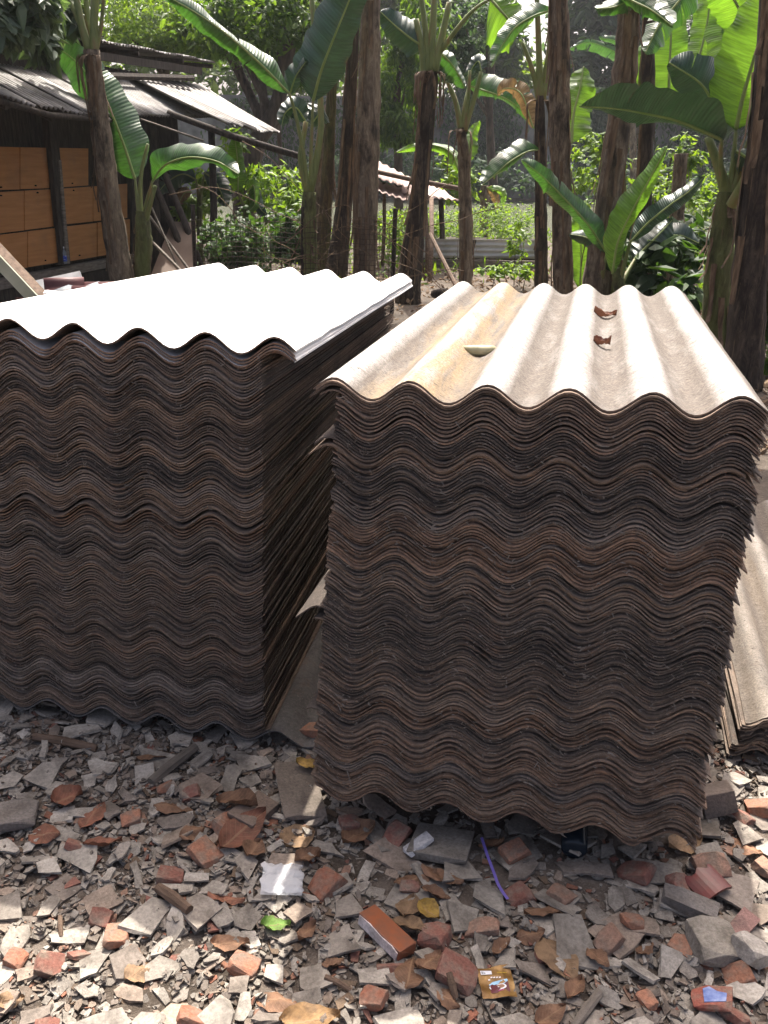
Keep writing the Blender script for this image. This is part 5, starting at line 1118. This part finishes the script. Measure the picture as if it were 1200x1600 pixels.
LEAVES = [(380, 1300, 92, 46, .9, RB), (372, 1262, 70, 40, -.4, BR), (68, 1298, 52, 34, -.1, RB), (145, 1270, 36, 52, 1.2, RB), (270, 1258, 60, 26, -.15, BR), (160, 1318, 56, 20, .2, RB), (650, 1368, 68, 28, .35, BR), (640, 1445, 62, 30, -.6, TAN), (640, 1522, 44, 60, 1.4, BR), (672, 1512, 46, 44, .7, BR), (872, 1492, 84, 60, -1.1, TAN), (465, 1300, 58, 52, .7, TAN),
          (562, 1295, 58, 44, .6, BR), (1072, 1312, 56, 40, .3, TAN), (484, 1592, 90, 46, .1, (.30, .18, .08)), (432, 1562, 66, 38, -.2, BR), (352, 1400, 56, 22, .05, RB), (215, 1508, 40, 42, .8, TAN), (690, 1366, 66, 26, -.35, BR), (680, 1392, 46, 20, -.2, BR), (640, 1412, 40, 44, 1.2, TAN), (850, 1420, 60, 26, .1, BR), (1160, 1318, 60, 34, -.7, (.32, .17, .10)),
          (360, 1468, 60, 26, -.1, BR), (480, 1334, 40, 26, .4, BR), (860, 1582, 56, 30, .5, BR), (830, 1455, 44, 28, .2, BR), (105, 1245, 44, 40, .4, RB), (240, 1180, 50, 22, .1, BR), (480, 1450, 38, 22, .9, BR), (935, 1490, 40, 26, -.8, BR), (520, 1500, 34, 20, .4, BR), (300, 1302, 40, 24, .6, BR), (785, 1478, 40, 20, .8, BR), (395, 1325, 40, 34, 1.2, BR), (1010, 1480, 30, 22, .3, BR), (700, 1560, 40, 26, -.5, BR), (15, 1560, 40, 24, .4, TAN), (900, 1540, 46, 26, .9, BR), (770, 1310, 40, 24, .2, BR)]
def make_leaves():
    for i, (px, py, L, W, yaw, col) in enumerate(LEAVES):
        m = mpp(px, py, gnd(px, py).y); L_, W_ = L * m * 1.05, W * m * 1.1
        if W_ > L_: L_, W_, yaw = W_, L_, yaw
        o = obj('dry_leaf', leaf_mesh(L_, W_, random.uniform(-.12, .28), 700 + i, random.uniform(-.3, .7)), MFALL); q = random.uniform(.85, 1.2); o.color = (*[v * q for v in col], 1)
        g = put(o, px, py, L_ / 2, W_ / 2, yaw, .003, .5, random.uniform(-.1, .1), random.uniform(-.15, .05), -.002)
        o['category'] = 'dead leaf'; o['group'] = 'dead leaves on the rubble'; PIECES.append((o, g.x, g.y, ('long ' if L > 60 else 'broad ' if W > 36 else 'small ') + ('reddish brown' if col is RB else 'tan' if col is TAN else 'brown'), 'dead leaf'))
    for lab, px, py, L, W, yaw, col, nm in (('fresh green leaf lying below the plastic packet', 430, 1444, 46, 26, .1, GRN, 'green_leaf'), ('yellow leaf lying on the rubble by the glazed orange brick', 670, 1421, 42, 32, -.8, YEL, 'yellow_leaf'), ('yellow leaf caught under the corner of the right stack', 486, 1197, 50, 26, -.25, (.42, .27, .07), 'yellow_leaf')):
        m = mpp(px, py, gnd(px, py).y); o = obj(nm, leaf_mesh(L * m, W * m, .25, px, .4), MFALL, color=col); put(o, px, py, L * m / 2, W * m / 2, yaw, .003, .6, 0, -.1, -.004); tag(o, lab, 'leaf')
make_leaves()
def make_heroes():
    # glazed orange brick with one white edge
    px, py = 603, 1457; g = gnd(px, py, .03); m = mpp(px, py, g.y); T = empty('glazed_brick', g); yaw = -.85
    me = chunk_mesh('brick_body', 98 * m, 34 * m, 20 * m, 901, .25, .06, MPLAIN); b = obj('brick_body', me, None, T, color=(.25, .08, .035)); tag(T, 'glazed orange brick fragment with a white plastered edge', 'brick')
    pv = [(-46 * m, -19.5 * m, 1 * m), (44 * m, -19.5 * m, 1 * m), (45 * m, -18.6 * m, 15 * m), (32 * m, -19 * m, 19 * m), (8 * m, -18.5 * m, 17 * m), (-20 * m, -19 * m, 20 * m), (-46 * m, -18.5 * m, 18 * m)]
    v, f = slab([Vector(p) for p in pv], 4 * m, Vector((0, 1, 0))); obj('white_edge', mesh('white_edge', v, f), MSTONE, T, color=(.62, .55, .53))
    put(T, px, py, 48 * m, 17 * m, yaw, 20 * m, .4); LANDMARKS['the glazed orange brick'] = (g.x, g.y)
    # clear plastic packet
    px, py = 441, 1370; g = gnd(px, py, .03); m = mpp(px, py, g.y); n = NT('crinkled_plastic'); co = n.coord('Object')
    n.base((.72, .73, .75), .18); n.b.inputs['Alpha'].default_value = .55; n.b.inputs['Specular IOR Level'].default_value = .8; n.bump(n.noise(co, 60, 4, .7, 1.5), .7, .006)
    V, Fc = [], []; k = 14; r = random.Random(2)
    for j in range(k + 1):
        for i in range(k + 1):
            x, y = (i / k - .5) * 64 * m, (j / k - .5) * 70 * m; ed = min(i, k - i, j, k - j); V.append((x + r.uniform(-2.4, 2.4) * m * (ed < 2) + 3 * m * math.sin(j * .9), y + r.uniform(-2.4, 2.4) * m * (ed < 2) + 2 * m * math.sin(i * .7 + 1), .003 + min(ed, 2) * .003 + r.uniform(0, .007)))
    for j in range(k):
        for i in range(k): Fc.append((j * (k + 1) + i, j * (k + 1) + i + 1, (j + 1) * (k + 1) + i + 1, (j + 1) * (k + 1) + i))
    T = empty('plastic_packet', g); tag(T, 'clear crumpled plastic packet lying in the strip of sunlight', 'packet'); obj('top_film', mesh('top_film', V, Fc, True), n.m, T)
    obj('bottom_film', mesh('bottom_film', [(-32 * m, -35 * m, .001), (32 * m, -35 * m, .001), (32 * m, 35 * m, .001), (-32 * m, 35 * m, .001)], [(0, 1, 2, 3)]), n.m, T); put(T, px, py, 32 * m, 35 * m, .06, .012, .6); LANDMARKS['the plastic packet'] = (g.x, g.y)
    # brown coffee sachet: barcode, cup badge, little lines of print
    px, py = 776, 1532; g = gnd(px, py, .03); m = mpp(px, py, g.y); T = empty('coffee_sachet', g); tag(T, 'torn brown coffee sachet with a barcode and a cup badge', 'sachet')
    n = NT('gold_brown_foil'); c = n.ramp(n.noise(n.coord('Object'), 40, 5), [(.35, (.13, .065, .018)), (.6, (.24, .135, .04)), (.75, (.36, .23, .09))]); n.base(c, .38); n.b.inputs['Metallic'].default_value = .25; n.bump(n.noise(n.coord('Object'), 55, 4), .5, .004)
    def hz(x, y): return .004 + .0018 * math.sin(x * 130) + .0016 * math.sin(y * 150 + x * 60)
    V, Fc = [], []; k = 10
    for j in range(k + 1):
        for i in range(k + 1): x, y = (i / k - .5) * 54 * m, (j / k - .5) * 50 * m * (1 + .10 * (i / k)); V.append((x, y, hz(x, y)))
    for j in range(k):
        for i in range(k): Fc.append((j * (k + 1) + i, j * (k + 1) + i + 1, (j + 1) * (k + 1) + i + 1, (j + 1) * (k + 1) + i))
    obj('sachet_body', mesh('sachet_body', V, Fc, True), n.m, T)
    def ink(nm, col): q = NT(nm); q.base(col, .45); return q.m
    Wt, Bk, Bl, Mr, Pk, Ye = ink('white_ink', (.7, .7, .72)), ink('black_ink', (.015, .015, .018)), ink('light_blue_ink', (.35, .58, .75)), ink('maroon_ink', (.10, .012, .02)), ink('pink_ink', (.6, .08, .3)), ink('yellow_ink', (.6, .42, .05))
    def flat(nm, pts, mt, dz): return obj(nm, mesh(nm, [(x * m, y * m, hz(x * m, y * m) + dz) for x, y in pts], [tuple(range(len(pts)))]), mt, T)
    def rect(nm, x0, y0, x1, y1, mt, dz): return flat(nm, [(x0, y0), (x1, y0), (x1, y1), (x0, y1)], mt, dz)
    def ell(nm, cx, cy, rx, ry, mt, dz): return flat(nm, [(cx + rx * math.cos(t * PI / 9), cy + ry * math.sin(t * PI / 9)) for t in range(18)], mt, dz)
    rect('barcode_label', -22, 13, -4, 20, Wt, .0006)
    bx = -20.5
    for i in range(11): w_ = (.5, .9, .4, .7)[i % 4]; rect('barcode_bar', bx, 14.2, bx + w_, 18.8, Bk, .0010); bx += w_ + .55 + .2 * (i % 3)
    rect('badge_panel', -12, -18, 18, -2, Mr, .0006); flat('badge_band', [(-13, -3), (-8, -6), (10, -5.5), (18, -1), (17, 2), (4, .5), (-6, 1)], Bl, .0010)
    ell('cup_rim', 3, -9, 11, 4.6, Wt, .0014); ell('cup_drink', 3, -8.6, 8, 3, ink('drink_ink', (.28, .14, .07)), .0018); ell('cup_handle', -9.5, -8, 3.4, 3.6, Wt, .0013); ell('cup_handle_hole', -9.5, -8, 1.7, 1.9, Mr, .0017)
    for i in range(5): rect('print_stroke', -2 + i * 2.2, -15.4, -.6 + i * 2.2, -13.4 + .5 * (i % 2), Pk, .0010)
    for i in range(7): rect('print_stroke', 4 + i * 2.3, 13.2, 5.5 + i * 2.3, 14.3, Ye, .0008)
    for i in range(5): rect('print_stroke', -12 + i * 4.2, 4 + (i * 7 % 4), -9 + i * 4.2, 6 + (i * 7 % 4), Wt, .0008)
    put(T, px, py, 27 * m, 25 * m, .12, .006, .6); LANDMARKS['the coffee sachet'] = (g.x, g.y)
    # purple strap
    P = [gnd(*p, .03) for p in ((753, 1302), (762, 1330), (772, 1356), (780, 1380), (793, 1408))]; P = spline([(p.x, p.y, sample(p.x, p.y) + .022) for p in P], 16); sv = Vector((.0032, .0008, .0005)); V = []
    for p in P: V += [p - sv, p + sv, p + sv + Vector((0, 0, .0012)), p - sv + Vector((0, 0, .0012))]
    Fc = [(4 * i + j, 4 * i + (j + 1) % 4, 4 * i + 4 + (j + 1) % 4, 4 * i + 4 + j) for i in range(15) for j in range(4)] + [(3, 2, 1, 0), (60, 61, 62, 63)]
    tag(wobj('purple_strap', V, Fc, m_noisy('purple_plastic', [(.12, .09, .34), (.17, .13, .42)], 8, 3, .4, .1)), 'thin purple plastic strap lying in front of the right stack', 'strap'); LANDMARKS['the purple strap'] = (P[8].x, P[8].y)
    # blue glazed tile piece
    px, py = 1115, 1555; g = gnd(px, py, .03); m = mpp(px, py, g.y); T = empty('glazed_tile', g); tag(T, 'clay tile fragment with glossy blue glazed face', 'tile')
    obj('clay_body', chunk_mesh('clay_body', 58 * m, 48 * m, 12 * m, 911, .75, .16, MBRICK), None, T, color=(.26, .085, .06))
    n = NT('blue_glaze'); n.base(n.ramp(n.noise(n.coord('Object'), 30, 4), [(.35, (.10, .14, .34)), (.55, (.22, .28, .5)), (.7, (.42, .46, .6))]), .12)
    v, f = slab([Vector((x * m, y * m, 13.6 * m)) for x, y in ((-10, -20), (22, -16), (24, 4), (10, 8), (-2, 20), (-12, 14))], 2.5 * m, Vector((0, 0, -1))); obj('glaze', mesh('glaze', v, f), n.m, T); put(T, px, py, 28 * m, 24 * m, -.3, 13 * m, .4, .1, -.2); LANDMARKS['the blue glazed tile'] = (g.x, g.y)
    # dark red glazed roof tile, broken
    px, py = 1105, 1385; g = gnd(px, py, .03); m = mpp(px, py, g.y); V, Fc = [], []
    for s_ in (0, 1):
        for j in range(2):
            for i in range(9): a = (i / 8 - .5) * 1.7; V.append((math.sin(a) * 38 * m, (j - .5) * 44 * m + (4 * m * math.sin(i * 1.9) if j else 0), math.cos(a) * 26 * m - 10 * m - s_ * 6 * m))
    for i in range(8): Fc += [(i, i + 1, i + 10, i + 9), (18 + i + 1, 18 + i, 27 + i, 27 + i + 1), (i + 1, i, 18 + i, 18 + i + 1), (9 + i, 9 + i + 1, 28 + i, 27 + i)]
    Fc += [(0, 9, 27, 18), (8, 26, 35, 17)]
    o = obj('roof_tile', mesh('roof_tile', V, Fc), MPLAIN, color=(.15, .035, .028)); put(o, px, py, 36 * m, 22 * m, .5, 14 * m, .4, .1, .1); tag(o, 'dark red glazed curved roof tile fragment behind the long grey block', 'roof tile'); LANDMARKS['the dark red roof tile'] = (g.x, g.y)
    # sticks
    for lab, a, b, r_, col in (('dark brown rod lying left of the plastic packet', (247, 1382), (296, 1424), 9, MWOODB), ('short weathered stick near the bottom right of the rubble', (898, 1596), (938, 1546), 8, MWOODG), ('dark twig lying below the glazed orange brick', (508, 1520), (548, 1536), 5, MWOODB),
                               ('thin twig at the lower left of the rubble', (92, 1420), (93, 1450), 4, MWOODB), ('short brown stick between the sachet and the red brick', (700, 1532), (712, 1556), 6, MWOODB), ('flat slat lying slantwise below the left stack', (235, 1215), (305, 1162), 9, MWOODG), ('splintered lath lying along the foot of the left stack', (52, 1148), (150, 1160), 7, MWOODB)):
        p, q = gnd(*a, .03), gnd(*b, .03); m = mpp(*a, p.y); p.z, q.z = sample(p.x, p.y) + r_ * m * .6, sample(q.x, q.y) + r_ * m * .6
        tag(wobj('stick', *tube([p, p.lerp(q, .5) + Vector((0, 0, .003)), q], [r_ * m * .9, r_ * m, r_ * m * .8], 8, .10), col), lab, 'stick', 'sticks in the rubble')
    # dark plastic bottle under the right stack
    px, py = 898, 1322; g = gnd(px, py, .05); n = NT('dark_glass'); n.base((.015, .022, .03), .12); V, Fc = [], []; seg = 16
    prof = [(.0, .0), (.026, .0), (.032, .006), (.033, .02), (.033, .13), (.018, .17), (.014, .20), (.0, .20)]
    for r_, z in prof:
        for j in range(seg): V.append((r_ * math.cos(2 * PI * j / seg), r_ * math.sin(2 * PI * j / seg), z))
    for i in range(len(prof) - 1):
        for j in range(seg): Fc.append((i * seg + j, i * seg + (j + 1) % seg, (i + 1) * seg + (j + 1) % seg, (i + 1) * seg + j))
    o = obj('dark_bottle', mesh('dark_bottle', V, Fc, True), n.m); o.location = (g.x, g.y, .035); o.rotation_euler = (-1.45, 0, -.2); tag(o, 'dark bottle lying under the arch of the right stack', 'bottle')
    # leaves and pod on the top sheet of the right stack
    top = rstack[-1]; Mx = Matrix.Translation(top.location) @ Euler(top.rotation_euler).to_matrix().to_4x4()
    def ontop(px, py):
        P = Mx @ Vector((0, 0, -AMP)); n_ = (Mx.to_3x3() @ Vector((0, 0, 1))); p = onp(px, py, P, n_); l = Mx.inverted() @ p; return Mx @ Vector((l.x, l.y, AMP * math.cos(2 * PI * l.x / PW)))
    for lab, px, py, L, W, yaw, col in (('curled brown leaf in the fourth trough of the right top sheet', 944, 498, .085, .045, .1, (.20, .085, .05)), ('small brown leaf nearer the viewer in the same trough', 939, 545, .05, .03, -.3, (.17, .07, .045))):
        o = obj('dry_leaf', leaf_mesh(L, W, .5, px, .9), MFALL, color=col); o.location = ontop(px, py) + Vector((0, 0, .004)); o.rotation_euler = (.1, .05, yaw); tag(o, lab, 'dead leaf')
    pts = [(-.055, .006, .014), (-.035, -.006, .008), (-.005, -.008, .008), (.028, -.002, .009), (.05, .008, .012)]
    o = obj('seed_pod', mesh('seed_pod', *tube(spline(pts, 12), [.002, .008, .012, .0145, .0155, .016, .016, .016, .015, .014, .011, .004], 10, .04), True), m_noisy('pod_skin', [(.16, .12, .05), (.36, .34, .20), (.45, .42, .28)], 16, 5, .6, .2)); o.location = ontop(748, 556) + Vector((0, 0, .008)); o.rotation_euler = (0, 0, -.1); tag(o, 'pale green curved pod lying in a trough of the right top sheet', 'pod')
    # bricks carrying the stacks
    for i, (x, y, yw, zt, lab) in enumerate(((-.55, 2.55, .16, .03, 'support brick under the left stack near its front'), (.12, 2.0, .22, .082, 'support brick under the left part of the right stack'), (.48, 1.92, .22, .082, 'support brick under the right part of the right stack'), (.5, 3.4, .22, .07, 'support brick under the far end of the right stack'))):
        o = obj('support_brick', chunk_mesh('support_brick', .2, .1, max(.04, zt + .0), 950 + i, .1, .03, MBRICK), color=CLAY[2]); o.location = (x, y, -.012); o.rotation_euler = (0, 0, -yw); tag(o, lab, 'brick')
make_heroes()
def label_pieces():
    LANDMARKS['the right stack'] = (.35, 1.86); LANDMARKS['the left stack'] = (-.75, 2.22); LANDMARKS['the low right stack'] = (1.05, 2.15); LANDMARKS['the lower left corner'] = (-.74, 1.26); LANDMARKS['the lower right corner'] = (.79, 1.29); LANDMARKS['the brick by the right stack'] = (.83, 1.83)
    seen = {}
    for o, x, y, adj, noun in PIECES:
        nm, (lx, ly) = min(LANDMARKS.items(), key=lambda q: (q[1][0] - x) ** 2 + (q[1][1] - y) ** 2)
        dx, dy = x - lx, y - ly; rel = ('right of' if dx > 0 else 'left of') if abs(dx) > abs(dy) else ('behind' if dy > 0 else 'in front of')
        if 'corner' in nm: rel = 'near'
        seen.setdefault((adj, noun, rel, nm), []).append((math.hypot(dx, dy), o))
    for (adj, noun, rel, nm), l in seen.items():
        l.sort(key=lambda q: q[0])
        for i, (d, o) in enumerate(l):
            o['label'] = f'{adj} {noun} {rel} {nm}' + ('' if len(l) == 1 else ', ' + ('nearest', 'second nearest', 'third nearest', 'fourth nearest', 'fifth nearest', 'sixth nearest', 'seventh nearest')[min(i, 6)])
label_pieces()

# ------------------------------------------------------------------ warm hazy air over the yard and the pond
def make_haze():
    m = bpy.data.materials.new('haze_air'); m.use_nodes = True; t = m.node_tree; t.nodes.clear()
    o = t.nodes.new('ShaderNodeOutputMaterial'); v = t.nodes.new('ShaderNodeVolumePrincipled'); t.links.new(v.outputs[0], o.inputs['Volume'])
    v.inputs['Color'].default_value = (.92, .95, 1.0, 1); v.inputs['Density'].default_value = .00045; v.inputs['Anisotropy'].default_value = .2
    b = box((0, 75, 10.0), 360, 400, 26)
    tag(obj('haze', mesh('haze', *b), m), kind='stuff')
make_haze()
